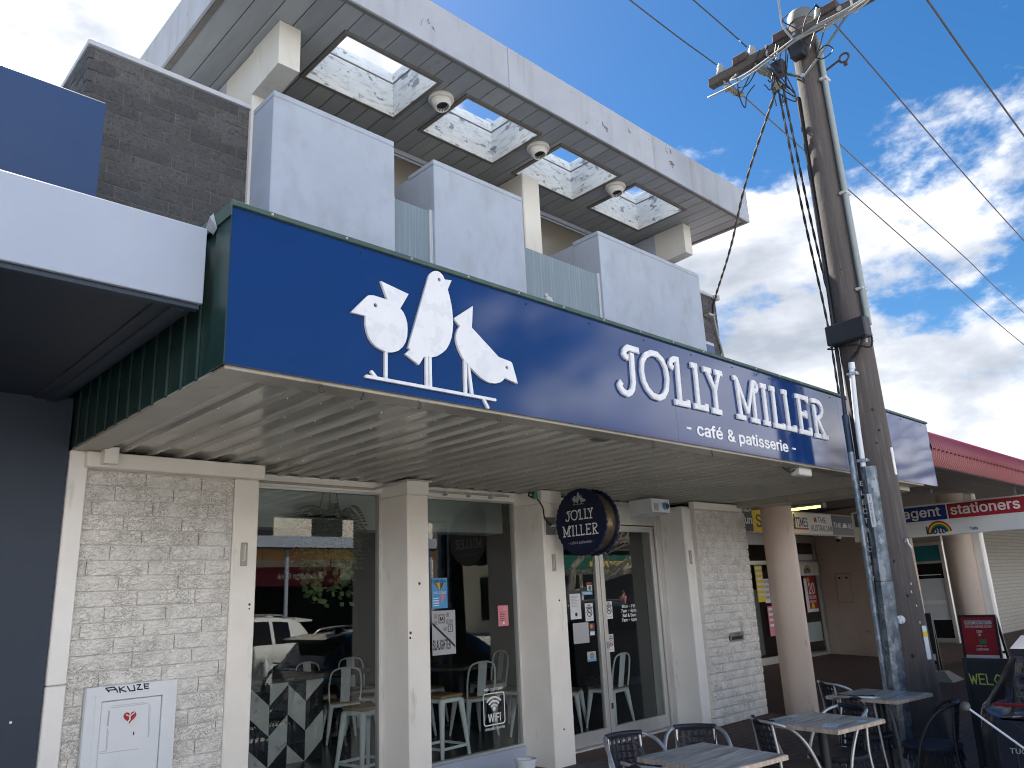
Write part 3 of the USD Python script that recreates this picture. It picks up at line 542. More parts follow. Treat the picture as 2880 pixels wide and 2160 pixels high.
# --- small fixed pieces on the shopfront
for x, z in ((2.640, 1.99), (5.98, 1.915), (8.452, 1.97)):
    y = 5.628 if x < 3 else 5.638
    hk = part(cafe, 'shutter_socket', holed(rect(-0.026, 0.026, -0.085, 0.085), [rect(-0.014, 0.014, -0.045, 0.070)], 0.006, FRONT(x, y, z)), 'awning_trim')
    part(hk, 'socket_slot', box(x-0.012, x+0.004, y-0.003, y-0.0005, z-0.04, z+0.068), 'awning_soffit')
part(cafe, 'paint_scuffs', [ext(Point(0, 0).buffer(r, 8), 0.001, FRONT(x, 5.6275 if x < 3 else 5.6385, z)) for x, z, r in ((2.70, 1.63, .009), (2.70, 1.6, .006), (4.26, 1.745, .012), (6.03, 1.54, .010), (5.99, 0.33, .010), (4.16, 1.34, .012), (4.155, 1.30, .010))], 'ink', kind='stuff')
lb = part(W2, 'letter_slot', holed(rect(9.05, 9.37, 0.935, 1.04), [rect(9.075, 9.345, 0.947, 0.990)], 0.006, FRONT(0, 5.572, 0)), 'steel')
part(lb, 'slot_back', box(9.07, 9.35, 5.575, 5.60, 0.94, 0.995), 'dark_gap')
part(lb, 'lettering', text('LETTERS', 0.026, FRONT(9.21, 5.5655, 1.000), align='c', d=0.001), 'ink')
part(cafe, 'soffit_vent', [box(4.19, 4.33, 3.465, 3.535, 2.645, 2.655, 0.003)], 'brown_trim')
cond = part(cafe, 'soffit_conduit', [tube([(2.75, 6.0, 2.60), (4.02, 6.0, 2.60), (4.12, 5.62, 2.64), (4.39, 5.615, 2.645), (4.42, 5.98, 2.615), (5.70, 5.98, 2.62)], 0.011, 8)], 'awning_soffit')
part(cond, 'saddles', [box(x, x+0.02, 5.96, 6.02, 2.585, 2.625, 0.004) for x in (4.55, 4.85, 5.15, 5.45)], 'cap_metal', kind='stuff')

# ---------------------------------------------------------------- meter box with graffiti and sticker
mb = thing('meter_box', 'white meter box with black graffiti and red heart sticker in the cream block wall', 'meter box', (1.92, 5.6, -0.04))
part(mb, 'surround', holed(rect(1.643, 2.20, -0.04, 1.167), [rect(1.733, 2.108, 0.02, 1.079)], 0.045, FRONT(0, 5.645, 0)), 'white_plastic')
part(mb, 'surround_lip', holed(rect(1.697, 2.163, -0.02, 1.117), [rect(1.733, 2.108, 0.02, 1.079)], 0.006, FRONT(0, 5.600, 0)), 'white_plastic')
dr = part(mb, 'door', box(1.737, 2.104, 5.603, 5.63, 0.024, 1.075, 0.004), 'white_plastic')
part(dr, 'scratches', [strokes([l], w_, 0.001, FRONT(0, 5.6028, 0)) for l, w_ in (([(1.795, 1.035), (2.02, 1.035)], .003), ([(1.795, 1.045), (2.0, 1.043)], .002), ([(1.785, 1.02), (1.783, 0.93)], .009), ([(1.783, .92), (1.785, .79)], .003), ([(1.79, .90), (1.79, .79)], .002), ([(2.027, 1.03), (2.035, .83)], .003), ([(2.036, 1.02), (2.04, .83)], .002), ([(1.735+.01, .775), (1.98, .77)], .003), ([(1.75, .785), (1.79, .785)], .003))], 'sign_grey', kind='stuff')
part(dr, 'keyhole', box(1.940, 1.946, 5.601, 5.603, 0.855, 0.875), 'ink')
G = [[(1.775, 1.130), (1.752, 1.156), (1.80, 1.158), (1.818, 1.14), (1.825, 1.122)], [(1.76, 1.142), (1.815, 1.142)], [(1.830, 1.158), (1.842, 1.118)], [(1.865, 1.155), (1.836, 1.140), (1.878, 1.122)], [(1.880, 1.156), (1.90, 1.124), (1.93, 1.124), (1.92, 1.158)], [(1.937, 1.157), (1.962, 1.157), (1.945, 1.128), (1.98, 1.126)], [(2.017, 1.155), (1.985, 1.157), (1.992, 1.128), (2.018, 1.128)], [(1.988, 1.142), (2.015, 1.142)]]
part(mb, 'graffiti', strokes(G, 0.008, 0.001, FRONT(0, 5.5998, 0)), 'ink')
stk = part(dr, 'sticker', ext(Point(1.912, 0.963).buffer(0.050, 24), 0.001, FRONT(0, 5.6028, 0)), 'paper_white')
th = np.linspace(0, 2*math.pi, 60); hx = 16*np.sin(th)**3; hz = 13*np.cos(th)-5*np.cos(2*th)-2*np.cos(3*th)-np.cos(4*th)
heart = affinity.translate(affinity.scale(Polygon(np.stack([hx, hz], 1)), 0.00245, 0.0025, origin=(0, 0)), 1.912, 0.967)
man = union_all([LineString([(1.890, 0.982), (1.912, 0.972), (1.938, 0.990)]).buffer(0.003), LineString([(1.913, 0.972), (1.913, 0.950), (1.900, 0.935), (1.907, 0.922)]).buffer(0.0048), Point(1.913, 0.985).buffer(0.004)])
part(mb, 'sticker_heart', ext(heart.difference(man), 0.001, FRONT(0, 5.6016, 0)), 'red_lens')

# ---------------------------------------------------------------- fascia sign: panel, birds on a branch, raised letters, tag line
BIRD = {'bird1':[(2.049,3.049),(2.144,3.156),(2.153,3.165),(2.164,3.17),(2.187,3.175),(2.278,3.171),(2.234,3.269),(2.418,3.238),(2.361,3.14),(2.381,3.124),(2.396,3.098),(2.406,3.068),(2.408,3.031),(2.405,2.988),(2.395,2.954),(2.376,2.924),(2.349,2.898),(2.321,2.884),(2.292,2.876),(2.262,2.876),(2.233,2.882),(2.207,2.891),(2.182,2.908),(2.162,2.931),(2.147,2.966),(2.139,3.005),(2.139,3.049)],'leg1':[(2.261,2.879),(2.279,2.879),(2.278,2.73),(2.26,2.73)],'bird2':[(2.41,2.925),(2.553,3.361),(2.56,3.383),(2.571,3.401),(2.588,3.417),(2.608,3.428),(2.628,3.431),(2.645,3.428),(2.665,3.414),(2.678,3.392),(2.73,3.401),(2.699,3.336),(2.712,3.292),(2.725,3.238),(2.731,3.183),(2.732,3.132),(2.727,3.086),(2.718,3.045),(2.701,3.003),(2.676,2.965),(2.646,2.938),(2.609,2.913),(2.579,2.903),(2.517,2.892),(2.483,2.84),(2.39,2.887),(2.425,2.918)],'leg2':[(2.53,2.897),(2.549,2.901),(2.547,2.728),(2.528,2.727)],'leg3':[(2.555,2.902),(2.573,2.905),(2.572,2.726),(2.553,2.726)],'bird3':[(2.738,3.166),(2.889,3.277),(2.875,3.138),(3.083,2.994),(3.17,2.984),(3.185,2.982),(3.195,2.971),(3.234,2.85),(3.129,2.87),(3.105,2.848),(3.081,2.834),(3.051,2.824),(3.014,2.821),(2.981,2.824),(2.942,2.837),(2.907,2.856),(2.852,2.892),(2.811,2.924),(2.791,2.948),(2.772,2.98),(2.756,3.019),(2.751,3.052),(2.755,3.08),(2.767,3.108),(2.784,3.128)],'leg4':[(2.808,2.926),(2.829,2.921),(2.826,2.729),(2.805,2.729)],'leg5':[(2.832,2.917),(2.851,2.908),(2.875,2.729),(2.854,2.729)],'branch':[(2.148,2.722),(3.041,2.722)],'twig1':[(2.18,2.751),(2.206,2.726)],'twig2':[(2.951,2.715),(2.983,2.669)],'eyes':[(2.201,3.121),(2.637,3.381),(3.147,2.939)]}
LETTER = {'J':[[(4.506,3.3),(4.436,3.3),(4.37,3.301),(4.333,3.274),(4.324,3.246),(4.342,3.23),(4.371,3.222)],[(4.417,3.267),(4.413,3.149),(4.411,3.048),(4.394,2.996),(4.366,2.965),(4.328,2.948),(4.283,2.956),(4.252,2.986),(4.246,3.003),(4.269,3.03)]],'O':[[(4.656,3.313),(4.733,3.313),(4.793,3.279),(4.83,3.22),(4.838,3.14),(4.816,3.055),(4.767,2.996),(4.705,2.971),(4.636,2.977),(4.573,3.019),(4.535,3.075),(4.522,3.152),(4.536,3.225),(4.581,3.281),(4.656,3.313)]],'L':[[(4.929,3.237),(4.902,3.253),(4.896,3.276),(4.914,3.302),(4.947,3.316),(4.992,3.32),(5.013,3.32)],[(4.992,3.32),(4.981,2.978)],[(4.908,2.97),(5.114,2.972)],[(5.089,3.01),(5.09,2.973)]],'L2':[[(5.177,3.311),(5.268,3.313)],[(5.239,3.311),(5.233,2.963)],[(5.164,2.974),(5.37,2.973)],[(5.345,3.012),(5.346,2.974)]],'Y':[[(5.351,3.307),(5.472,3.307)],[(5.523,3.309),(5.636,3.31)],[(5.406,3.305),(5.501,3.15)],[(5.588,3.309),(5.501,3.15)],[(5.5,3.158),(5.493,2.963)],[(5.423,2.971),(5.566,2.968)]],'M':[[(5.808,3.309),(5.863,3.311)],[(5.86,3.313),(5.874,2.97)],[(5.802,2.97),(5.942,2.969)],[(5.855,3.314),(5.992,3.018)],[(5.992,3.018),(6.123,3.318)],[(6.129,3.318),(6.107,2.969)],[(6.034,2.968),(6.178,2.966)],[(6.11,3.314),(6.163,3.317),(6.193,3.3),(6.196,3.273),(6.176,3.249),(6.149,3.237)]],'I':[[(6.253,3.308),(6.362,3.309)],[(6.313,3.309),(6.304,2.967)],[(6.25,2.97),(6.361,2.967)]],'L3':[[(6.423,3.309),(6.513,3.311)],[(6.483,3.31),(6.467,2.966)],[(6.425,2.968),(6.631,2.966)],[(6.607,3.001),(6.607,2.968)]],'L4':[[(6.646,3.309),(6.742,3.313)],[(6.709,3.311),(6.708,2.965)],[(6.661,2.969),(6.847,2.968)],[(6.829,3.01),(6.827,2.969)]],'E':[[(6.913,3.309),(7.167,3.311)],[(7.153,3.315),(7.128,3.268)],[(6.972,3.309),(6.959,2.971)],[(6.97,3.143),(7.088,3.143)],[(7.084,3.185),(7.075,3.108)],[(6.906,2.965),(7.155,2.965)],[(7.138,3.022),(7.137,2.968)]],'R':[[(7.223,3.307),(7.33,3.315),(7.403,3.303),(7.442,3.266),(7.444,3.225),(7.409,3.184),(7.355,3.154),(7.282,3.132)],[(7.276,3.27),(7.269,2.968)],[(7.216,2.959),(7.332,2.962)],[(7.315,3.133),(7.435,2.962)],[(7.369,2.961),(7.496,2.962)]]}
fs = thing('fascia_sign', 'long dark blue cafe sign on the awning edge with white birds and raised white lettering', 'sign', (5.9, 3.29, 2.665))
part(fs, 'panel', [box(1.408, 4.93, 3.283, 3.302, 2.667, 3.446), box(4.932, 7.85, 3.283, 3.302, 2.667, 3.446), box(7.852, 10.407, 3.283, 3.302, 2.667, 3.446)], 'blue_panel')
birds = [('bird1', 'eyes', 0, 'round white bird with its beak to the left'), ('bird2', 'eyes', 1, 'tall white bird in the middle'), ('bird3', 'eyes', 2, 'white bird bending down to the right')]
def bird_poly(k, i): return Polygon(BIRD[k]).buffer(0).difference(Point(BIRD['eyes'][i]).buffer(0.0115, 12))
for (k, e, i, lab), legs in zip(birds, (['leg1'], ['leg2', 'leg3'], ['leg4', 'leg5'])):
    bd = part(fs, 'bird', ext(bird_poly(k, i), 0.016, FRONT(0, 3.279, 0)), 'sign_white', label=lab)
    for lg in legs: part(bd, 'leg', ext(Polygon(BIRD[lg]), 0.014, FRONT(0, 3.279, 0)), 'sign_white')
def branch_poly(): return union_all([LineString(BIRD['branch']).buffer(0.0085), LineString(BIRD['twig1']).buffer(0.0085), LineString(BIRD['twig2']).buffer(0.0085)])
part(fs, 'branch', ext(branch_poly(), 0.015, FRONT(0, 3.2785, 0)), 'sign_white')
for k in ('J', 'O', 'L', 'L2', 'Y', 'M', 'I', 'L3', 'L4', 'E', 'R'):
    w_ = 0.042 if k in 'M' else 0.046
    pl = union_all([LineString(l).buffer(w_/2, cap_style='flat' if k != 'O' else 'round', join_style='round') for l in LETTER[k]])
    lt = part(fs, 'letter_'+k[0].lower(), ext(pl, 0.016, FRONT(0, 3.281, 0)), 'sign_white')
    part(lt, 'letter_face', ext(pl.buffer(-0.005), 0.004, FRONT(0, 3.2652, 0)), 'sign_white')
for wd, x0_, x1_ in (('-', 5.047, 5.109), ('caf\u00e9', 5.187, 5.557), ('&', 5.632, 5.746), ('patisserie', 5.807, 6.650), ('-', 6.725, 6.795)): part(fs, 'tag_word', text(wd, 0.094, FRONT(x0_, 3.2828, 2.746), w=x1_-x0_, bold=True, d=0.004), 'print_white')
part(fs, 'screws', [move(trimesh.creation.icosphere(1, 0.006), (1.5+i*0.62, 3.282, 3.405)) for i in range(15)], 'ink', kind='stuff')

# ---------------------------------------------------------------- round hanging sign
hs = thing('hanging_sign', 'round dark navy hanging sign with scalloped rims and white lettering beside the cafe door', 'sign', (6.05, 5.21, 2.29))
def scallop(R, n=36): t = np.linspace(0, 2*math.pi, 361)[:-1]; r = R*(1-0.022*np.abs(np.cos(n*t/2))**1.2); return Polygon(np.stack([r*np.cos(t), r*np.sin(t)], 1))
CY, CZ_ = 5.215, 2.288
drum = part(hs, 'drum', lathe([(0, -0.085), (0.295, -0.085), (0.295, 0.085), (0, 0.085)], 64), 'gold_metal', smooth=40)
for node, nm in ((drum, 'drum'),):
    pr = stage.GetPrimAtPath(node.path); pts = np.array(UsdGeom.Mesh(pr).GetPointsAttr().Get())+hs.off
    q = np.stack([pts[:, 2]+6.055, CY+pts[:, 0], CZ_+pts[:, 1]], 1)-hs.off; UsdGeom.Mesh(pr).GetPointsAttr().Set(Vt.Vec3fArray.FromNumpy(q.astype(np.float32)))
    nn = np.array(UsdGeom.Mesh(pr).GetNormalsAttr().Get()); UsdGeom.Mesh(pr).GetNormalsAttr().Set(Vt.Vec3fArray.FromNumpy(np.stack([nn[:, 2], nn[:, 0], nn[:, 1]], 1).astype(np.float32)))
fa = part(hs, 'face', ext(scallop(0.335), 0.024, LEFT(5.974, CY, CZ_)), 'navy_gloss')
part(hs, 'face', ext(scallop(0.335), 0.024, LEFT(6.162, CY, CZ_)), 'navy_gloss')
def word(keys, x0, x1, z0, width, z_lo):
    lines = [affinity.scale(union_all([LineString(l).buffer(0.021, cap_style='flat', join_style='round') for l in LETTER[k]]), 1, 1) for k in keys]
    g = union_all(lines); b = g.bounds; s = width/(b[2]-b[0]); sz = s*1.02
    return affinity.translate(affinity.scale(affinity.translate(g, -(b[0]+b[2])/2, -b[1]), s, sz, origin=(0, 0)), 0, z_lo)
for nm, ks, w_, zl in (('word', ('J', 'O', 'L', 'L2', 'Y'), 0.375, 0.015), ('word', ('M', 'I', 'L3', 'L4', 'E', 'R'), 0.470, -0.137)):
    part(fa, nm, ext(word(ks, 0, 0, 0, w_, zl), 0.002, LEFT(5.9488, CY+0.008, CZ_)), 'print_white')
part(fa, 'small_birds', ext(affinity.scale(affinity.translate(union_all([bird_poly('bird1', 0), bird_poly('bird2', 1), bird_poly('bird3', 2), branch_poly()]+[Polygon(BIRD[k]) for k in ('leg1', 'leg2', 'leg3', 'leg4', 'leg5')]), -2.62, -2.70), 0.155, 0.165, origin=(0, 0)).buffer(0.0004), 0.002, np.array([[0, 0, -1, 5.9488], [-1, 0, 0, CY+0.005], [0, 1, 0, CZ_+0.172], [0, 0, 0, 1.0]])), 'sign_grey')
part(fa, 'small_tag_line', text('- caf\u00e9 & patisserie -', 0.026, LEFT(5.9488, CY+0.01, CZ_-0.212), w=0.335, align='c', d=0.0015), 'sign_grey')
part(hs, 'bracket', [box(5.872, 6.03, 5.624, 5.638, 2.195, 2.375, 0.003), cyl((5.99, 5.63, 2.29), (6.02, 5.50, 2.29), 0.028), box(5.99, 6.12, 5.49, 5.53, 2.26, 2.32, 0.004)], 'steel')
bl = thing('outdoor_bulb', 'green festoon bulb holder with a black cable under the awning', 'lamp', (5.72, 5.6, 2.56))
part(bl, 'socket', lathe([(0, 0), (0.026, 0), (0.032, 0.03), (0.024, 0.075), (0, 0.08)], 14, (5.72, 5.605, 2.55)), 'sign_green', smooth=50)
part(bl, 'cable', [tube(smoothline([(5.74, 5.60, 2.56), (5.82, 5.60, 2.47), (5.86, 5.615, 2.36), (5.95, 5.615, 2.29)], 16), 0.008, 6), tube(smoothline([(5.70, 5.60, 2.60), (5.63, 5.59, 2.61), (5.62, 5.59, 2.575), (5.68, 5.60, 2.565)], 12), 0.010, 6)], 'black_cable')

# ================================================================ neighbour on the left
nb = thing('neighbour_shop', 'single storey shop with dark slate blue walls and a white awning left of the cafe', 'building', (-3, 5.64, 0))
part(nb, 'wall', box(-10, 1.404, 5.62, 5.9, -0.05, 3.0), 'navy_wall')
part(nb, 'awning_soffit', box(-10, 1.25, 3.50, 5.62, 2.985, 3.03), 'navy_soffit')
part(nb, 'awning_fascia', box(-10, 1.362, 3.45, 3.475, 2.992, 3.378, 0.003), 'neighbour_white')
part(nb, 'soffit_edge', [box(-10, 1.355, 3.475, 3.52, 2.968, 2.992, 0.002), box(1.24, 1.305, 3.52, 5.62, 2.962, 3.03, 0.003), box(1.305, 1.350, 3.52, 5.62, 2.985, 3.36, 0.003)], 'navy_wall')
part(nb, 'soffit_edge', [box(1.17, 1.24, 3.52, 5.62, 2.975, 2.99)], 'navy_soffit')
part(nb, 'awning_roof', box(-10, 1.35, 3.475, 5.62, 3.30, 3.34), 'galvanised')
part(nb, 'parapet', box(-10, 1.25, 5.70, 12, 3.0, 3.9), 'navy_wall')
part(nb, 'chip', ext(Point(1.37, 1.02).buffer(0.008), 0.001, FRONT(-0.12, 5.619, 0.0)), 'paper_white')
ns = thing('parapet_sign', 'plain blue box sign standing on the awning left of the grey block wall', 'sign', (-1.5, 4.5, 3.34))
part(ns, 'sign_box', box(-6, 1.105, 4.40, 4.62, 3.48, 4.475, 0.006), 'navy_sign')
for x in (-4, -1.5, 0.8): part(ns, 'leg', box(x, x+0.06, 4.48, 4.54, 3.34, 3.48), 'steel')

# ================================================================ newsagency on the right
nw = thing('newsagency', 'newsagency behind tan round columns under a red corrugated awning', 'building', (16, 8, 0))
part(nw, 'column', lathe([(0.0, -0.06), (0.205, -0.06), (0.205, 3.0), (0, 3.0)], 40, (9.97, 5.22, 0)), 'tan_column', smooth=40)
part(nw, 'column', lathe([(0.0, -0.06), (0.245, -0.06), (0.245, 3.1), (0, 3.1)], 40, (16.42, 5.02, 0)), 'tan_column', smooth=40)
part(nw, 'white_pipe_cover', box(16.45, 16.62, 4.62, 4.80, -0.06, 3.1, 0.03), 'white_paint')
# red bullnose awning, corrugated
prof = [(3.36, 2.955), (3.30, 3.05), (3.275, 3.16), (3.29, 3.26), (3.35, 3.36), (3.44, 3.43), (3.60, 3.48), (4.4, 3.55), (5.6, 3.65)]
xs = np.arange(10.42, 30.0, 0.0127*1.5); V, F = [], []; k = len(prof)
nrm = np.array([(-1, -0.3), (-1, -0.2), (-1, 0), (-.9, .4), (-.7, .7), (-.4, .9), (-.1, 1), (0, 1), (0, 1)])
for x in xs:
    o = 0.009*math.sin(x/0.076*2*math.pi)
    for (y, z), (a, b) in zip(prof, nrm): V.append((x, y+a*o, z+b*o))
for i in range(len(xs)-1):
    for j in range(k-1): a = i*k+j; F += [(a, a+k, a+k+1), (a, a+k+1, a+1)]
part(nw, 'red_awning', trimesh.Trimesh(V, F, process=False), 'red_iron', smooth=60)
part(nw, 'awning_screws', [move(trimesh.creation.icosphere(1, 0.012), (10.5+i*0.152, 3.268, 3.14)) for i in range(80)], 'rust_brown', kind='stuff')
part(nw, 'awning_frame', [box(10.42, 30, 3.39, 3.45, 2.95, 3.04), box(10.40, 10.43, 3.40, 5.6, 2.95, 3.5)], 'dark_soffit')
sf = part(nw, 'soffit', box(9.97, 45, 3.45, 12.0, 3.22, 3.28), 'dark_soffit')
for i in range(36): part(sf, 'soffit_board', box(9.97+0.0, 32, 3.47+i*0.152, 3.612+i*0.152, 3.205, 3.222, 0.004), 'dark_soffit')
part(nw, 'front_wall', [box(9.78, 9.97, 5.75, 12, -0.05, 3.2), box(9.97, 20, 8.95, 9.1, -0.05, 0.05)], 'tan_wall')
# shopfront window and door at the back of the recess
sw = part(nw, 'shop_window', [box(10.0, 17.2, 8.74, 8.80, 0.0, 0.14), box(10.0, 17.2, 8.74, 8.80, 2.02, 2.10), box(10.0, 17.2, 8.74, 8.80, 2.44, 3.2)]+[box(x, x+0.05, 8.74, 8.80, 0.14, 2.44) for x in (10, 12.4, 14.8, 17.15)], 'aluminium')
part(sw, 'pane', box(10.05, 17.15, 8.765, 8.772, 0.14, 2.44), 'pane')
dn = part(nw, 'door', [box(17.24, 17.32, 8.73, 8.79, 0.0, 2.66), box(18.30, 18.40, 8.73, 8.79, 0.0, 2.66), box(17.32, 18.30, 8.73, 8.79, 0, 0.06), box(17.32, 18.30, 8.73, 8.79, 2.02, 2.09), box(17.32, 18.30, 8.73, 8.79, 2.50, 2.66)], 'aluminium')
part(dn, 'pane', box(17.32, 18.30, 8.755, 8.762, 0.06, 2.50), 'pane')
part(dn, 'lower_panel', box(17.34, 18.25, 8.80, 8.82, 0.30, 0.72), 'frost_film')
part(nw, 'shop_inside', [box(9.98, 22, 11, 11.1, 0, 3.2), box(9.98, 19, 8.8, 11, -0.03, 0.0), box(19.0, 19.1, 8.95, 11.0, 0, 3.2)], 'far_dark')
part(nw, 'shelves', [box(10.2+i*1.3, 11.2+i*1.3, 10.0, 10.4, 0, 1.5) for i in range(6)], 'sign_grey')
# angled tan wall with a metal hatch
ang = math.atan2(7.27-8.76, 17.82-18.43)
tw = part(nw, 'tan_wall', trimesh.Trimesh([(18.43, 8.76, -.05), (17.82, 7.27, -.05), (20.5, 7.27, -.05), (20.5, 8.9, -.05), (18.43, 8.76, 3.2), (17.82, 7.27, 3.2), (20.5, 7.27, 3.2), (20.5, 8.9, 3.2)]).convex_hull, 'tan_wall')
u = np.array([18.43-17.82, 8.76-7.27, 0]); u /= np.linalg.norm(u); nrm_ = np.array([-u[1], u[0], 0])
def wallM(s, z, off): o = np.array([18.43, 8.76, 0])-u*s+nrm_*off; return np.array([[-u[0], 0, nrm_[0], o[0]], [-u[1], 0, nrm_[1], o[1]], [0, 1, 0, z], [0, 0, 0, 1.0]])
htc = part(tw, 'hatch_frame', ext(Polygon(rect(0, 0.50, 0, 0.66), [rect(0.028, 0.472, 0.028, 0.632)]), 0.022, wallM(0.50, 1.12, 0.0)), 'tan_column')
part(htc, 'hatch_door', ext(Polygon(rect(0.032, 0.468, 0.032, 0.628)), 0.010, wallM(0.50, 1.12, 0.0)), 'tan_wall')
part(htc, 'hatch_vents', ext(union_all([sbox(0.10, 0.53, 0.17, 0.57), sbox(0.32, 0.53, 0.39, 0.57)]), 0.002, wallM(0.50, 1.12, 0.0105)), 'dark_gap')
# teal windows on the corner beyond
tc_ = part(nw, 'corner_window', [box(21.78, 21.86, 7.04, 7.12, 0.0, 2.46), box(21.80, 21.86, 7.12, 9.6, 2.38, 2.46), box(21.80, 21.86, 7.12, 9.6, 1.93, 1.99), box(21.80, 21.86, 7.12, 9.6, 0.02, 0.12), box(21.86, 23.2, 7.06, 7.12, 2.38, 2.46), box(21.86, 23.2, 7.06, 7.12, 1.97, 2.02), box(21.86, 23.2, 7.06, 7.12, 0.0, 0.12), box(23.14, 23.2, 7.05, 7.12, 0.12, 2.38), box(21.80, 21.86, 8.3, 8.36, 0.12, 2.38)], 'aluminium')
part(tc_, 'teal_panel', [box(21.825, 21.835, 7.12, 8.3, 1.99, 2.38)], 'teal_panel'); part(tc_, 'teal_panel', box(21.825, 21.835, 8.36, 9.6, 1.99, 2.38), 'teal_panel'); part(tc_, 'teal_panel', box(21.86, 23.14, 7.085, 7.095, 2.02, 2.38), 'teal_panel')
part(tc_, 'frosted_film', box(21.825, 21.835, 7.12, 8.3, 0.55, 1.56), 'frost_film'); part(tc_, 'frosted_film', box(21.825, 21.835, 8.36, 9.6, 0.55, 1.56), 'frost_film')
part(tc_, 'dark_pane', [box(21.825, 21.835, 7.12, 9.6, 1.56, 1.93), box(21.825, 21.835, 7.12, 9.6, 0.12, 0.55)], 'car_glass'); part(tc_, 'dark_pane', box(21.86, 23.14, 7.085, 7.095, 0.12, 1.97), 'frost_film')
part(tc_, 'film_strip', [box(21.818, 21.824, 7.2, 8.2, 1.64, 1.66), box(21.818, 21.824, 7.14, 8.28, 0.93, 1.03)], 'paper_white')
part(tc_, 'head_wall', [box(21.80, 22.0, 7.05, 9.6, 2.46, 3.2), box(22.0, 23.2, 7.05, 7.2, 2.46, 3.2)], 'awning_trim')
part(nw, 'link_wall', box(20.5, 21.8, 8.9, 9.05, -0.05, 3.2), 'far_dark')
part(nw, 'brick_wall', box(23.2, 60, 7.06, 7.3, -0.05, 3.2), 'pale_brickwork')
part(nw, 'corner_pilaster', box(23.22, 23.42, 7.0, 7.06, -0.05, 3.2), 'awning_trim')
# lamp, newspapers band, lotto posters
fl = thing('batten_light', 'lit yellow fluorescent batten light under the newsagency soffit', 'lamp', (14.35, 6.9, 2.9))
part(fl, 'housing', [box(14.28, 14.42, 6.52, 7.32, 2.985, 3.03, 0.008), box(14.28, 14.42, 6.52, 6.58, 2.93, 2.99, 0.01), box(14.28, 14.42, 7.26, 7.32, 2.93, 2.99, 0.01)], 'sign_grey')
part(fl, 'tube', box(14.30, 14.40, 6.58, 7.26, 2.945, 2.982, 0.012), 'tube_light')
part(fl, 'hanger', [cyl((14.35, 6.7, 3.03), (14.35, 6.7, 3.21), 0.01, 6), cyl((14.35, 7.15, 3.03), (14.35, 7.15, 3.21), 0.01, 6)], 'sign_grey')
bd = thing('newspaper_signs', 'row of newspaper name boards above the newsagency door', 'sign', (14, 7.25, 2.5))
Yb = 7.20
part(bd, 'beam', box(9.98, 17.82, Yb+0.02, Yb+0.10, 2.50, 2.95, 0.004), 'tan_column')
for nm, x0, x1, lk in (('herald', 12.55, 12.86, 'sign_navy'), ('yellow', 12.87, 13.30, 'sign_yellow'), ('weekly', 13.75, 15.03, 'paper_white'), ('australian', 15.04, 16.05, 'paper_white'), ('age', 16.06, 17.18, 'sign_navy')):
    b_ = part(bd, 'board', box(x0, x1, Yb, Yb+0.018, 2.525, 2.925, 0.002), lk)
    F_ = lambda x, z: FRONT(x, Yb-0.0005, z)
    if nm == 'herald': part(b_, 'print', text('un', 0.13, F_(12.60, 2.66), bold=True, w=.24), 'print_white')
    if nm == 'yellow': part(b_, 'print', text('S', 0.22, F_(12.98, 2.61), bold=True, w=.2), 'sign_navy')
    if nm == 'weekly':
        part(b_, 'print', text('WEEKLY TIMES', 0.17, F_(13.80, 2.66), w=1.18, bold=True), 'sign_blue'); part(b_, 'red_line', box(13.80, 14.98, Yb-0.002, Yb-0.0005, 2.60, 2.635), 'sign_red')
        part(b_, 'picture', ext(Polygon([(14.38, 2.62), (14.42, 2.75), (14.40, 2.88), (14.45, 2.90), (14.47, 2.78), (14.44, 2.62)]), 0.002, FRONT(0, Yb-0.003, 0)), 'ink')
    if nm == 'australian':
        part(b_, 'print', text('THE', 0.115, F_(15.42, 2.75), w=.36), 'ink'); part(b_, 'print', text('AUSTRALIAN', 0.115, F_(15.09, 2.585), w=.92), 'ink')
        part(b_, 'red_map', ext(Polygon([(15.25, 2.80), (15.27, 2.85), (15.30, 2.83), (15.32, 2.87), (15.36, 2.84), (15.38, 2.79), (15.35, 2.75), (15.31, 2.77), (15.27, 2.75)]), 0.002, FRONT(0, Yb-0.001, 0)), 'sign_red')
    if nm == 'age':
        part(b_, 'print', text('THE', 0.105, F_(16.11, 2.67), w=.36), 'print_white'); part(b_, 'print', text('AGE', 0.105, F_(16.80, 2.67), w=.33), 'print_white'); part(b_, 'crest', ext(union_all([sbox(16.52, 2.68, 16.76, 2.70), sbox(16.55, 2.70, 16.73, 2.745), sbox(16.60, 2.745, 16.68, 2.775)]), 0.002, FRONT(0, Yb-0.001, 0)), 'print_white')
lp = thing('lotto_poster', 'lottery poster with a big white 20 million hung in the newsagency door', 'poster', (17.8, 8.74, 0.95))
part(lp, 'sheet', box(17.52, 18.08, 8.722, 8.728, 0.95, 1.74), 'sign_red'); part(lp, 'sheet_edge', [box(17.52, 18.08, 8.719, 8.7215, 0.95, 1.02), box(17.52, 17.66, 8.719, 8.7215, 1.02, 1.70)], 'paper_white')
[part(lp, 'print', m_, 'print_white') for m_ in (text('20', 0.24, FRONT(17.70, 8.719, 1.35), w=.30, bold=True), text('MILLION', 0.07, FRONT(17.70, 8.719, 1.24), w=.32, bold=True), text('Superdraw', 0.05, FRONT(17.70, 8.719, 1.16), w=.30))]
part(lp, 'blob', ext(union_all([Point(17.74, 1.66).buffer(0.06), Point(17.82, 1.08).buffer(0.07)]), 0.002, FRONT(0, 8.716, 0)), 'sign_yellow')
lb2 = thing('lotto_board', 'white lottery board with a small arched logo across the newsagency door', 'sign', (17.75, 8.72, 1.75))
part(lb2, 'board', box(17.20, 18.28, 8.690, 8.700, 1.76, 2.06, 0.003), 'paper_white')
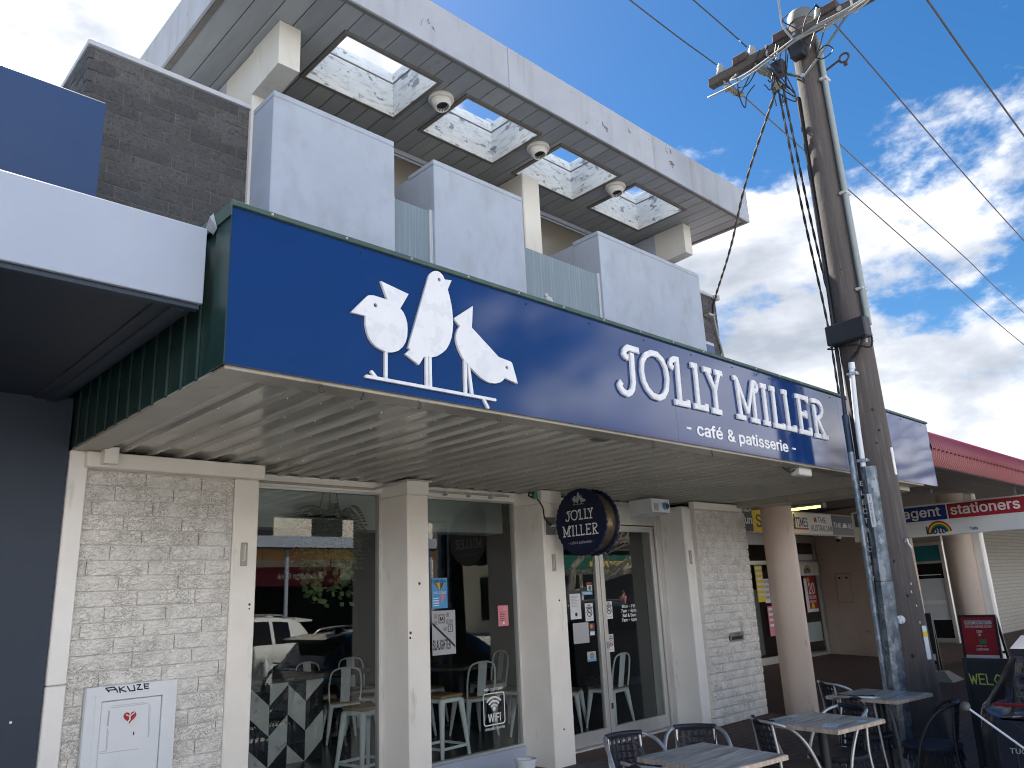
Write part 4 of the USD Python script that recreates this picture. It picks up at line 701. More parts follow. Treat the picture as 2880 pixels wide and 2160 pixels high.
def arch(r0, r1, M): 
    t = np.linspace(0.12, math.pi, 24); return ext(Polygon(np.vstack([np.stack([r1*np.cos(t), r1*np.sin(t)], 1), np.stack([r0*np.cos(t), r0*np.sin(t)], 1)[::-1]])), 0.002, M)
def lott(parent, M, s):
    for a, b, lk in ((.86, 1.0, 'sign_red'), (.74, .86, 'sign_yellow'), (.60, .74, 'sign_green'), (.44, .60, 'sign_blue')): part(parent, 'logo_arc', put(arch(a, b, np.eye(4)), M@np.diag([s, s*1.05, 1, 1])), lk)
    part(parent, 'logo_word', text('Lott', 0.62*s, M@np.array([[1, 0, 0, -1.05*s], [0, 1, 0, 0], [0, 0, 1, 0.0025], [0, 0, 0, 1]]), w=1.45*s, bold=True), 'sign_navy')
lott(lb2, FRONT(17.72, 8.6895, 1.81), 0.17)
part(nw, 'door_notice', box(17.45, 18.15, 8.735, 8.742, 2.10, 2.24), 'paper_white')
# posters inside the newsagency window
for i, (x, z0, z1, w_, lk, lab) in enumerate(((15.75, 0.55, 1.15, .42, 'sign_pink', 'pink and white price poster low in the newsagency window'), (15.72, 1.22, 1.72, .22, 'paper_white', 'narrow white notice above the pink poster in the newsagency window'), (15.42, 1.25, 2.0, .30, 'sign_yellow', 'yellow and red poster at the edge of the newsagency window'))):
    ps = thing('window_poster', lab, 'poster', (x, 8.73, z0)); part(ps, 'sheet', box(x, x+w_, 8.725, 8.731, z0, z1), lk)
    part(ps, 'print', [box(x+0.03, x+w_-0.03, 8.7225, 8.7245, z1-0.08-k*0.11, z1-0.03-k*0.11) for k in range(int((z1-z0-0.05)/0.11))], 'paper_white' if lk != 'paper_white' else 'sign_grey')
# hanging newsagent sign, across the footpath
SX = 15.5
hg = thing('newsagent_sign', 'long hanging sign in blue, red and white with newsagent and stationers lettering', 'sign', (SX, 4.8, 2.3))
part(hg, 'box', box(SX, SX+0.14, 3.42, 6.55, 2.315, 2.885, 0.004), 'paper_white')
part(hg, 'blue_band', box(SX-0.004, SX-0.001, 4.83, 6.50, 2.595, 2.855), 'sign_blue'); part(hg, 'red_band', box(SX-0.004, SX-0.001, 3.46, 4.805, 2.595, 2.855), 'sign_red')
part(hg, 'print', text('newsagent', 0.165, LEFT(SX-0.0045, 6.20, 2.665), w=1.27, bold=True), 'print_white'); part(hg, 'print', text('stationers', 0.165, LEFT(SX-0.0045, 4.76, 2.665), w=1.10, bold=True), 'print_white')
lott(hg, LEFT(SX-0.001, 5.0, 2.355), 0.21)
part(hg, 'small_print', text('Tatts', 0.05, LEFT(SX-0.001, 4.50, 2.37), w=.13, bold=True), 'sign_blue')
part(hg, 'hanger', [box(SX+0.05, SX+0.09, y, y+0.04, 2.885, 3.21) for y in (3.7, 5.95)], 'sign_grey')
sl = thing('sign_lamp', 'small grey lamp on a bent arm above the newsagent sign', 'lamp', (SX, 5.75, 2.885))
part(sl, 'arm', tube(smoothline([(SX+0.05, 5.62, 2.885), (SX+0.05, 5.62, 3.06), (SX+0.0, 5.56, 3.14), (SX-0.02, 5.30, 3.14), (SX-0.02, 5.10, 3.12)], 20), 0.018, 8), 'sign_grey', smooth=50)
part(sl, 'head', box(SX-0.06, SX+0.02, 5.0, 5.14, 3.08, 3.15, 0.01), 'porcelain')
ds_ = thing('dome_camera', 'small white dome camera beside the newsagency door', 'camera', (17.6, 7.15, 2.36))
part(ds_, 'base', lathe([(0, 0), (0.06, 0), (0.06, 0.05), (0, 0.05)], 16, (16.35, 7.25, 2.45)), 'white_plastic'); part(ds_, 'dome', move(trimesh.creation.icosphere(2, 0.05), (16.35, 7.25, 2.44)), 'black_plastic', smooth=True)

# ---------------------------------------------------------------- wheelie bin, A-frames, chalkboard
bn = thing('wheelie_bin', 'dark green wheelie bin with a red lid against the pale brick wall', 'bin', (18.3, 4.55, -0.03))
BX, BY = 18.45, 4.30
V = [(BX+a*s, BY+b*s, z) for z, s in ((-0.02, .20), (0.86, .27)) for a, b in ((-1, -1), (1, -1), (1, 1), (-1, 1))]
part(bn, 'body', trimesh.Trimesh(V).convex_hull, 'bin_body'); part(bn, 'lid', [box(BX-.30, BX+.30, BY-.30, BY+.30, 0.86, 0.90, 0.015), box(BX-.26, BX+.26, BY-.24, BY+.26, 0.90, 0.935, 0.015)], 'bin_lid')
part(bn, 'wheel', cyl((BX+.24, BY-.26, 0.06), (BX+.24, BY-.20, 0.06), 0.09, 16), 'tyre'); part(bn, 'wheel', cyl((BX+.24, BY+.20, 0.06), (BX+.24, BY+.26, 0.06), 0.09, 16), 'tyre')
def aframe(name, label, x, y0, y1, z1, zb=-0.05, lean=0.10, look='sign_black', frame=0.035):
    a = thing(name, label, 'sign', (x, (y0+y1)/2, zb))
    def lean_(m, s): v = m.vertices; v[:, 0] += s*lean*(z1-v[:, 2])/(z1-zb); return m
    part(a, 'frame', [lean_(m, -1) for m in (box(x-.02, x+.02, y0, y0+frame, zb, z1), box(x-.02, x+.02, y1-frame, y1, zb, z1), box(x-.02, x+.02, y0+frame, y1-frame, z1-frame, z1), box(x-.02, x+.02, y0+frame, y1-frame, zb+0.10, zb+0.10+frame))], 'black_plastic')
    part(a, 'rear_leg', [lean_(m, 3.5) for m in (box(x+.02, x+.05, y0, y0+frame, zb, z1-.03), box(x+.02, x+.05, y1-frame, y1, zb, z1-.03), box(x+.02, x+.05, y0+frame, y1-frame, zb+.45, zb+.45+frame))], 'black_plastic')
    pn = part(a, 'panel', lean_(box(x-.012, x+.008, y0+frame, y1-frame, zb+0.135, z1-frame), -1), look)
    return a, pn, lean_
AX = 14.15
a1, p1_, ln = aframe('aframe_sign', 'red and white betting poster in a black A frame stand', AX, 3.985, 4.525, 0.99)
L = lambda y, z: LEFT(AX-0.0125, y, z)
def lnp(m, lk, nm): part(a1, nm, ln(m, -1), lk)
lnp(box(AX-.0135, AX-.0125, 4.02, 4.49, 0.395, 0.955), 'sign_red', 'red_sheet'); lnp(box(AX-.0135, AX-.0125, 4.02, 4.49, 0.10, 0.395), 'paper_white', 'white_sheet')
lnp(box(AX-.0150, AX-.0138, 4.06, 4.45, 0.85, 0.905), 'paper_white', 'headline_strip')
LL = lambda y, z: LEFT(AX-0.0152, y, z)
lnp(text('DEPOSIT CASH DIRECTLY', 0.042, LL(4.445, 0.858), w=.38, bold=True, d=.001), 'ink', 'headline')
lnp(cat([text('INTO YOUR LADBROKES ACCOUNT', 0.03, LL(4.445, 0.80), w=.38, bold=True, d=.001), text('CASH', 0.038, LL(4.29, 0.725), w=.08, bold=True, d=.001), text('IN', 0.034, LL(4.27, 0.675), w=.035, bold=True, d=.001), text('AVAILABLE HERE', 0.022, LL(4.32, 0.52), w=.14, d=.001), text('Ladbrokes', 0.036, LL(4.33, 0.465), w=.17, bold=True, d=.001, slant=.2)]), 'print_white', 'print')
lnp(box(AX-.0152, AX-.0140, 4.18, 4.27, 0.56, 0.63), 'sign_green', 'green_note'); lnp(cat([box(AX-.0147, AX-.0138, 4.20, 4.31, 0.765, 0.770), box(AX-.0147, AX-.0138, 4.20, 4.205, 0.57, 0.765), box(AX-.0147, AX-.0138, 4.305, 4.31, 0.57, 0.765)]), 'ink', 'machine_outline')
lnp(cat([box(AX-.0147, AX-.0138, 4.06, 4.45, 0.335, 0.345), box(AX-.0147, AX-.0138, 4.04, 4.46, 0.29, 0.298), box(AX-.0147, AX-.0138, 4.12, 4.40, 0.27, 0.278)]), 'sign_blue', 'fine_print')
a2, p2_, ln2 = aframe('swing_sign', 'dark poster stand on a water base seen edge on beyond the power pole', 14.35, 5.0, 5.40, 1.02, zb=0.12, lean=0.02)
part(a2, 'water_base', trimesh.Trimesh([(14.0, 4.72, -.03), (14.55, 4.72, -.03), (14.55, 5.25, -.03), (14.0, 5.25, -.03), (14.2, 4.9, .12), (14.4, 4.9, .12), (14.4, 5.1, .12), (14.2, 5.1, .12)]).convex_hull, 'porcelain')
part(a2, 'base_sticker', trimesh.Trimesh([(14.03, 4.80, -.008), (14.03, 4.98, -.008), (14.12, 4.98, .056), (14.12, 4.86, .056)], [(0, 2, 1), (0, 3, 2)], process=False), 'sign_sky')
part(a2, 'poster_strip', box(14.300, 14.312, 5.03, 5.37, 0.28, 0.38), 'paper_white')
CX = 7.70
a3, p3_, ln3 = aframe('chalkboard', 'black chalkboard A frame with yellow welcome lettering', CX, 1.97, 2.49, 0.915, zb=-0.07, lean=0.06, look='chalkboard', frame=0.03)
CLM = lambda: LEFT(CX-0.0135, 0, 0)
def chalk(lines, w_, lk, nm): part(a3, nm, ln3(strokes([[(-y, z) for y, z in l] for l in lines], w_, 0.001, CLM(), cap='round'), -1), lk)
def glyphs(y, z, s, word):
    G_ = {'W': [[(0, 1), (.25, 0), (.5, .8), (.75, 0), (1, 1)]], 'E': [[(.7, 1), (0, 1), (0, 0), (.7, 0)], [(0, .5), (.6, .5)]], 'L': [[(0, 1), (0, 0), (.7, 0)]], 'C': [[(.8, .85), (.4, 1), (0, .5), (.4, 0), (.8, .15)]], 'O': [[(.4, 1), (0, .5), (.4, 0), (.8, .5), (.4, 1)]], 'M': [[(0, 0), (.1, 1), (.5, .3), (.9, 1), (1, 0)]], 'J': [[(.2, 1), (.8, 1)], [(.5, 1), (.5, .1), (.2, 0), (0, .2)]], 'o': [[(.3, .6), (0, .3), (.3, 0), (.6, .3), (.3, .6)]], 'l': [[(.1, 1), (.1, 0)]], 'y': [[(0, .6), (.3, .1)], [(.6, .6), (.1, -.35)]], 't': [[(.2, .9), (.2, 0), (.4, 0)], [(0, .6), (.4, .6)]], 'h': [[(0, 1), (0, 0)], [(0, .5), (.3, .6), (.5, .4), (.5, 0)]], 'e': [[(0, .3), (.6, .3), (.3, .6), (0, .3), (.3, 0), (.6, .1)]], 'i': [[(.1, .6), (.1, 0)]], 'r': [[(0, .6), (0, 0)], [(0, .4), (.35, .6)]]}
    out = []; x = 0
    for c in word:
        if c == ' ': x += .6; continue
        g = G_[c]; out += [[(y-(px+x)*s, z+pz*s*1.35) for px, pz in l] for l in g]; x += max(p[0] for l in g for p in l)+.28
    return out
chalk(glyphs(2.455, 0.71, 0.058, 'WELCOME'), 0.010, 'chalk_yellow', 'welcome')
[chalk(glyphs(*g_), 0.006, 'chalk_blue', 'chalk_line') for g_ in ((2.30, 0.60, 0.030, 'to the'), (2.37, 0.50, 0.042, 'Jolly'), (2.30, 0.33, 0.042, 'Miller'))]

# ================================================================ power pole
PX, PY = 7.595, 2.90
po = thing('power_pole', 'weathered timber power pole with crossarm, insulators, conduits and a galvanised cable guard', 'power pole', (PX, PY, -0.09))
zz = np.linspace(-0.15, 7.72, 40); rr = np.interp(zz, [-0.15, 0.5, 2, 5, 7.7], [0.228, 0.212, 0.170, 0.148, 0.135])
rngq = np.random.default_rng(3); n_ = 28; P, F = [], []
bump_ = 1+0.02*np.array([[meshkit.noise(np.array([math.cos(a)*2, math.sin(a)*2, z*0.5]), 3)-0.5 for a in np.arange(n_)*2*math.pi/n_] for z in zz])
for i, z in enumerate(zz):
    for j in range(n_): a = j*2*math.pi/n_; P.append((PX+rr[i]*bump_[i, j]*math.cos(a), PY+rr[i]*bump_[i, j]*math.sin(a), z))
for i in range(len(zz)-1):
    for j in range(n_): a, b = i*n_+j, i*n_+(j+1) % n_; F += [(a, b, b+n_), (a, b+n_, a+n_)]
trunk = part(po, 'pole', trimesh.Trimesh(P, F, process=False), 'pole_wood', smooth=60)
part(po, 'pole_cap', lathe([(0.142, 7.60), (0.145, 7.70), (0.125, 7.735), (0, 7.745)], 24, (PX, PY, 0)), 'cap_dark', smooth=40)
AXM = 7.40
arm = part(po, 'crossarm', box(AXM-0.05, AXM+0.05, 1.72, 3.985, 7.285, 7.395, 0.008), 'arm_wood')
for y in (3.55, 3.05, 2.50): part(arm, 'fuse_block', box(AXM-0.075, AXM+0.06, y-0.09, y+0.09, 7.37, 7.47, 0.01), 'rust_brown')
def insulator(y, x=AXM, z=7.395): return lathe([(0, 0), (0.05, 0), (0.055, 0.03), (0.042, 0.055), (0.046, 0.09), (0.030, 0.115), (0.022, 0.14), (0, 0.14)], 16, (x, y, z))
for y in (3.83, 3.42, 2.63, 1.95): part(arm, 'insulator', insulator(y), 'porcelain', smooth=45)
part(arm, 'bolt', cyl((AXM-0.06, 2.40, 7.345), (AXM-0.05, 2.40, 7.345), 0.028, 14), 'porcelain')
part(arm, 'bolt', cyl((AXM-0.065, 2.90, 7.34), (AXM-0.05, 2.90, 7.34), 0.02, 8), 'steel')
part(arm, 'strap', box(AXM-0.058, AXM+0.055, 2.26, 2.285, 7.27, 7.41), 'sign_grey'); part(arm, 'strap', box(AXM-0.058, AXM+0.055, 3.22, 3.24, 7.27, 7.41), 'sign_grey')
part(po, 'brace', [tube([(AXM+.03, 3.42, 7.29), (AXM+.045, 3.15, 7.05), (AXM+.05, 2.93, 6.87)], 0.016, 4), tube([(AXM+.03, 2.36, 7.29), (AXM+.045, 2.65, 7.05), (AXM+.05, 2.90, 6.87)], 0.016, 4)], 'cap_dark')
part(po, 'brace_bolt', cyl((AXM+.02, 2.915, 6.87), (AXM+.1, 2.915, 6.87), 0.022, 10), 'galvanised')
rngf = np.random.default_rng(6)
for (y, z) in ((3.80, 7.10), (3.40, 7.12)):
    part(po, 'fuse_holder', [tube([(AXM-.02, y, z+0.19), (AXM-.02, y-.02, z+0.12)], 0.012, 6)]+[move(rot(box(-.03, .03, -.03, .03, -.035, .035, .012), rngf.uniform(0, 2), rngf.normal(size=3)), (AXM-.02+rngf.uniform(-.02, .02), y-0.02-k*0.030+rngf.uniform(-.01, .01), z+0.08-k*0.034)) for k in range(6)], 'lichen_metal')
part(po, 'black_box', box(AXM-.08, AXM+.04, 2.82, 2.98, 7.06, 7.24, 0.015), 'black_plastic'); part(po, 'black_box', box(AXM-.10, AXM+.02, 3.06, 3.20, 6.95, 7.13, 0.015), 'black_plastic')
part(po, 'cable_clamp', move(trimesh.creation.icosphere(2, 0.06), (AXM-.03, 3.19, 6.86)), 'lichen_metal')
# cable tangle at the head
loops = [smoothline([(AXM-.06, y0, 7.38), (AXM-.10, (y0+y1)/2+.05, 7.38-s), (AXM-.08, y1, z1)], 20) for y0, y1, s, z1 in ((3.05, 3.25, .45, 6.95), (3.0, 3.30, .55, 6.92), (2.95, 3.05, .60, 6.80), (3.2, 3.6, .35, 7.05), (3.3, 3.75, .42, 7.10), (2.98, 3.12, .8, 6.70), (2.6, 2.75, .3, 7.0), (2.5, 2.7, .4, 6.95), (3.1, 3.2, .5, 6.6))]
loops += [smoothline([(AXM-.07, 3.28+d, 7.28), (AXM-.13, 3.1+d, 6.9), (AXM-.05, 2.99, 6.62+d), (AXM-.08, 3.12-d, 6.78), (AXM-.06, 3.18, 6.98)], 28) for d in (0, .05, -.06)]
loops += [smoothline([(AXM-.06, 2.63, 7.52), (AXM-.12, 2.72, 7.40), (AXM-.10, 2.80, 7.22), (AXM-.07, 2.76, 7.10)], 20), smoothline([(AXM-.06, 2.93, 7.62), (AXM-.14, 2.96, 7.50), (AXM-.12, 2.83, 7.32), (AXM-.08, 2.80, 7.15)], 20), smoothline([(AXM-.08, 2.70, 6.95), (AXM-.10, 2.58, 6.98), (AXM-.08, 2.52, 6.90), (AXM-.08, 2.63, 6.86), (AXM-.08, 2.71, 6.92)], 20)]
loops += [smoothline([(AXM-.05, 3.60, 7.27), (AXM-.06, 3.62, 7.0), (AXM-.06, 3.57, 6.78), (AXM-.06, 3.52, 6.92), (AXM-.05, 3.42, 7.0)], 20)]
part(po, 'black_cables', [tube(l, 0.0065, 5) for l in loops], 'black_cable', kind='stuff')
pale = [smoothline([(AXM-.09, 3.97, 7.13), (AXM-.12, 3.93, 7.10), (AXM-.13, 3.55, 7.08), (AXM-.14, 3.05, 7.15), (AXM-.14, 2.85, 7.19), (AXM-.13, 2.45, 7.18), (AXM-.13, 2.05, 7.22), (AXM-.05, 1.5, 7.36)], 60),
        smoothline([(AXM-.09, 3.60, 7.22), (AXM-.12, 3.66, 7.16), (AXM-.13, 3.45, 7.13), (AXM-.14, 3.0, 7.20), (AXM-.14, 2.85, 7.22), (AXM-.13, 2.50, 7.215), (AXM-.12, 2.10, 7.24), (AXM-.02, 1.5, 7.40)], 60),
        smoothline([(AXM-.14, 2.86, 7.20), (AXM-.13, 2.60, 7.24), (AXM-.13, 2.30, 7.23), (AXM-.10, 2.0, 7.28), (AXM, 1.5, 7.43)], 40),
        smoothline([(AXM-.12, 2.98, 8.2), (AXM-.12, 2.98, 7.72), (AXM-.14, 2.97, 7.45), (AXM-.14, 2.88, 7.21)], 30),
        smoothline([(AXM-.13, 2.60, 7.14), (AXM-.13, 2.35, 7.17), (AXM-.12, 2.1, 7.20), (AXM-.08, 1.8, 7.5), (AXM, 1.6, 7.9)], 40)]
part(po, 'pale_cables', [tube(l, 0.0115, 6) for l in pale], 'pale_cable', smooth=50, kind='stuff')
# conduits, box and guard on the faces turned to the cafe and to the camera
gc = part(po, 'grey_conduit', tube([(PX-.06, PY-.165, 7.25), (PX-.065, PY-.175, 5.5), (PX-.07, PY-.182, 3.99)], 0.030, 12), 'grey_plastic', smooth=50)
for z in (6.75, 5.4, 4.35): part(gc, 'saddle', [box(PX-.115, PX-.0, PY-.205, PY-.13, z, z+.03, .004)], 'sign_grey')
jb = part(po, 'junction_box', rot(box(-.06, .06, -.205, .205, -.10, .10, 0.012), -0.12), 'black_plastic')
UsdGeom.Xformable(jb.prim).AddTranslateOp().Set(Gf.Vec3d(7.37, 2.865, 3.925))
part(po, 'box_cables', [tube(smoothline([(7.38, 3.0, 3.82), (7.34, 2.95, 3.79), (7.33, 2.80, 3.77), (7.36, 2.68, 3.72), (7.40, 2.66, 3.79+d)], 24), 0.007, 5) for d in (0, .03, .06)]+[tube(smoothline([(7.36, 2.71, 3.84), (7.38, 2.80, 3.72), (7.405, 2.885, 3.66), (7.41, 2.90, 3.58)], 16), 0.016, 6), tube(smoothline([(7.38, 3.02, 3.82), (7.35, 3.08, 3.80), (7.36, 3.0, 3.78)], 12), 0.006, 5)], 'black_cable', kind='stuff')
part(po, 'box_bracket', box(7.39, 7.44, 2.72, 2.79, 3.79, 3.84, .004), 'porcelain')
wc = part(po, 'white_conduit', tube(smoothline([(7.40, 2.897, 3.60), (7.405, 2.915, 3.37), (7.41, 2.935, 3.05), (7.41, 2.945, 2.62)], 20), 0.025, 12), 'white_plastic', smooth=50)
part(wc, 'coupling', cyl((7.40, 2.896, 3.56), (7.40, 2.893, 3.625), 0.030, 14), 'white_plastic', smooth=40)
for z, y in ((3.50, 2.905), (2.665, 2.944)): part(wc, 'saddle', box(7.37, 7.44, y-.055, y+.04, z, z+.028, .004), 'galvanised')
dk = part(po, 'dark_conduit', tube([(7.515, 3.035, 6.7), (7.505, 3.040, 4.6), (7.47, 3.045, 3.6), (7.445, 3.052, 3.10)], 0.020, 10), 'black_plastic', smooth=50)
part(dk, 'sleeve', cyl((7.445, 3.052, 3.14), (7.442, 3.052, 2.78), 0.031, 12), 'sign_navy', smooth=50)
part(po, 'steel_conduit', tube([(7.442, 3.052, 2.78), (7.425, 3.055, 1.5), (7.40, 3.06, -.08)], 0.030, 12), 'galvanised', smooth=50)
# folded galvanised guard: a bent sheet that wraps the conduits
def guard(z0, z1, o0, o1, w0=0.082, w1=0.088):
    prof_ = np.array([(-1.05, .35), (-.95, .05), (-.55, -.55), (0, -.75), (.55, -.55), (.95, .05), (1.05, .35)]); V, F = [], []
    d = np.array([-.90, -.05]); d = d/np.linalg.norm(d); s = np.array([d[1], -d[0]])
    for z, o, w in ((z0, o0, w0), (z1, o1, w1)):
        for a, b in prof_: q = np.array(o)+s*a*w+d*(-b)*w; V.append((q[0], q[1], z))
    k = len(prof_)
    for j in range(k-1): F += [(j, j+1, j+1+k), (j, j+1+k, j+k), (j, j+1+k, j+1), (j, j+k, j+1+k)]
    F += [(k, k+j, k+j+1) for j in range(1, k-1)]
    return trimesh.Trimesh(V, F, process=False)
gu = part(po, 'cable_guard', guard(1.585, 2.615, (7.375, 2.925), (7.395, 2.905), 0.071, 0.069), 'galvanised', smooth=30)
gu2 = part(po, 'cable_guard', guard(-0.08, 1.58, (7.335, 2.975), (7.375, 2.925), 0.080, 0.074), 'galvanised', smooth=30)
part(gu, 'address_label', box(7.330, 7.334, 2.885, 2.925, 2.06, 2.36), 'paper_white')
part(gu, 'embossed_word', [put(text(c, 0.045, np.eye(4), d=.003), np.array([[0, 0, -1, 7.302], [0, -1, 0, 0], [1, 0, 0, 0], [0, 0, 0, 1.0]])@np.array([[0, 1, 0, 2.46-i*0.085], [-1, 0, 0, -3.045], [0, 0, 1, 0], [0, 0, 0, 1.0]])) if False else text(c, 0.045, LEFT(7.340, 2.972+i*0.004, 2.44-i*0.085), d=.004) for i, c in enumerate('ELECTRICITY')], 'sign_grey')
part(gu, 'label_print', [text(c, 0.014, LEFT(7.3295, 2.910, 2.335-i*0.018), d=.001) for i, c in enumerate('137 MAIN STREET') if c != ' '], 'ink')
def on_pole(ang, z, r=None): r = np.interp(z, zz, rr) if r is None else r; return (PX+r*math.cos(ang), PY+r*math.sin(ang), z)
A0 = math.atan2(-PY, -PX)                     # towards the viewer
tg = part(po, 'pole_tag', rot(box(-.004, .004, -.028, .028, -.14, .14, .003), A0+0.95+math.pi), 'paper_white'); UsdGeom.Xformable(tg.prim).AddTranslateOp().Set(Gf.Vec3d(*on_pole(A0+0.95, 1.05, .200)))
tg2 = part(po, 'tag_band', rot(box(-.005, .005, -.029, .029, -.02, .02, .003), A0+0.95+math.pi), 'sign_yellow'); UsdGeom.Xformable(tg2.prim).AddTranslateOp().Set(Gf.Vec3d(*on_pole(A0+0.95, 1.12, .201)))
q0 = np.array(on_pole(A0-0.05, 1.25, .19)); part(po, 'pole_disc', tube([q0, q0+np.array([math.cos(A0), math.sin(A0), 0])*0.012], 0.036, 18), 'galvanised')
pt = part(po, 'pale_strip', rot(box(-.008, .008, -.02, .02, -.13, .13, .004), A0+1.2), 'white_paint'); UsdGeom.Xformable(pt.prim).AddTranslateOp().Set(Gf.Vec3d(*on_pole(A0+1.2, 2.66, .165)))
part(po, 'eye_bolt', [tube([on_pole(A0+1.25, 6.90), (PX-.02, PY-.33, 6.93)], 0.012, 8), tube([(PX-.02+.0, PY-.385+.05*math.cos(t), 6.93+.05*math.sin(t)) for t in np.arange(14)*2*math.pi/14], 0.012, 6, closed=True), box(PX-.03, PX-.01, PY-.41, PY-.37, 6.83, 6.89, .008)], 'rust_brown')
hk = on_pole(A0+.9, 1.92, .17); part(po, 'hook', tube(smoothline([hk, (hk[0]-.03, hk[1]-.03, hk[2]+.02), (hk[0]-.035, hk[1]-.04, hk[2]-.02), (hk[0]-.01, hk[1]-.05, hk[2]-.06)], 16), 0.008, 6), 'white_paint')
part(po, 'knots_and_staples', [move(trimesh.creation.icosphere(1, r), on_pole(A0+a, z)) for a, z, r in ((.35, 3.15, .014), (.5, 2.95, .012), (.25, 2.83, .010), (-.1, 4.6, .008), (.1, 1.75, .011), (.45, 1.45, .013), (.2, .95, .016), (.3, .6, .012))], 'rust_brown', kind='stuff')
part(po, 'staple_scraps', [move(box(-.007, .007, -.003, .003, -.010, .010, .002), on_pole(A0+a, z)) for a, z in ((.72, 1.55), (.66, 1.48), (.8, 1.36), (.8, 1.22), (.86, .98))], 'paper_white', kind='stuff')

# ---------------------------------------------------------------- wires
def wire(name, pts, r, look, label, n=40, strands=0):
    l = smoothline(pts, n)
    if strands:
        L_ = np.concatenate([[0], np.cumsum(np.linalg.norm(np.diff(l, axis=0), axis=1))]); m = int(L_[-1]/0.022); l = np.stack([np.interp(np.linspace(0, L_[-1], m), L_, l[:, k]) for k in range(3)], 1)
        s = np.linspace(0, L_[-1], m); T = l[-1]-l[0]; T /= np.linalg.norm(T); a = np.cross(T, [0, 0, 1.0]); a /= np.linalg.norm(a); b = np.cross(T, a)
        return solo(name, [tube(l+r*0.6*(np.cos(s*2*math.pi/0.34+ph)[:, None]*a+np.sin(s*2*math.pi/0.34+ph)[:, None]*b), r, 5) for ph in (0, math.pi)], look, label, 'wire')
    return solo(name, tube(l, r, 5), look, label, 'wire')
wire('power_line', [(-30, 3.60, 8.6), (0, 3.60, 7.86), (6.62, 3.60, 7.80), (7.33, 3.44, 7.50)], 0.008, 'black_cable', 'thin dark power line coming in from the upper left to the second insulator', 30)
wire('power_line', [(-30, 3.90, 8.4), (0, 3.90, 7.60), (5.8, 3.90, 7.56), (7.33, 3.84, 7.50)], 0.008, 'black_cable', 'thin dark power line coming in from the upper left to the end insulator', 30)
wire('power_line', [(7.42, 2.63, 7.50), (7.98, 2.6, 7.477), (14.73, 2.6, 6.99), (30, 2.6, 6.5)], 0.009, 'black_cable', 'dark power line running right from the pole head across blue sky', 30)
wire('power_line', [(7.42, 3.84, 7.46), (8.10, 3.9, 7.622-.2), (13.81, 3.9, 6.92), (19.6, 3.9, 6.43), (34, 3.9, 5.8)], 0.009, 'grey_cable', 'lowest grey power line running right behind the pole', 30)
wire('power_line', [(7.42, 3.42, 7.50), (9.88, 3.6, 7.45), (15.04, 3.6, 7.16), (18.7, 3.6, 6.9), (34, 3.6, 6.3)], 0.009, 'grey_cable', 'middle grey power line running right behind the pole', 30)
wire('power_line', [(7.42, 1.95, 8.15), (9.15, 2.0, 8.226), (13.09, 2.0, 8.016), (30, 2.0, 7.4)], 0.013, 'black_cable', 'thick dark line crossing the upper right corner', 30)
wire('service_cable', [(7.36, 3.19, 6.82), (8.2, 4.1, 6.42), (9.0, 4.85, 6.05), (9.72, 5.58, 5.745)], 0.011, 'grey_cable', 'grey twisted service cable from the pole head down to the cafe block wall', 24, strands=2)
wire('service_cable', [(7.36, 3.17, 6.84), (7.62, 3.22, 5.4), (7.98, 3.30, 4.288), (8.106, 3.35, 3.50)], 0.009, 'black_cable', 'dark twisted cable dropping from the pole head to the awning, left of its pair', 24, strands=2)
wire('service_cable', [(7.37, 3.12, 6.84), (7.68, 3.18, 5.4), (8.06, 3.26, 4.35), (8.25, 3.30, 3.50)], 0.009, 'black_cable', 'dark twisted cable dropping from the pole head to the awning, right of its pair', 24, strands=2)
for i, (z, lab) in enumerate(((5.0, 'uppermost faint wire low in the sky at the right edge'), (4.85, 'middle faint wire low in the sky at the right edge'), (4.5, 'lowest faint wire low in the sky at the right edge'))):
    wire('far_wire', [(34, 9, z-0.6), (38, 6, z), (44, 1, z+0.9)], 0.018, 'grey_cable', lab, 12)
sa = thing('service_anchor', 'bracket and pale tail where the service cable meets the dark block wall', 'cable bracket', (9.72, 5.68, 5.3))
part(sa, 'bracket', box(9.80, 9.90, 5.62, 5.70, 5.72, 5.80, .01), 'porcelain'); part(sa, 'hook', [box(9.52, 9.62, 5.60, 5.70, 5.40, 5.44, .008), tube([(9.62, 5.62, 5.42), (9.66, 5.60, 5.44)], .012, 6)], 'porcelain')
part(sa, 'thimble', tube(smoothline([(9.74, 5.59, 5.74), (9.69, 5.62, 5.6), (9.64, 5.62, 5.45)], 14), 0.020, 7), 'black_cable'); part(sa, 'tail', tube(smoothline([(9.64, 5.62, 5.45), (9.70, 5.64, 5.36), (9.78, 5.66, 5.15), (9.90, 5.68, 4.85), (9.93, 5.66, 4.3)], 30), 0.015, 7), 'pale_cable', smooth=50)
sp = thing('floodlight', 'small grey rounded lamp housing low on the dark block wall', 'lamp', (9.5, 5.66, 4.83)); part(sp, 'housing', box(9.27, 9.56, 5.60, 5.69, 4.55, 4.98, .04), 'sign_grey'); part(sp, 'lens', box(9.30, 9.53, 5.594, 5.60, 4.62, 4.92), 'navy_sign')
br = thing('perched_bird', 'small grey brown bird perched on the awning edge', 'bird', (3.62, 3.32, 3.47))
part(br, 'body', [move(rot(trimesh.Trimesh(trimesh.creation.icosphere(2, 1).vertices*[.034, .022, .026], trimesh.creation.icosphere(2, 1).faces), 0.5, (0, 1, 0)), (3.62, 3.32, 3.505)), move(trimesh.creation.icosphere(2, .015), (3.596, 3.32, 3.535))], 'sign_grey', smooth=True)
part(br, 'tail', box(3.645, 3.70, 3.312, 3.328, 3.484, 3.492, .002), 'rust_brown')

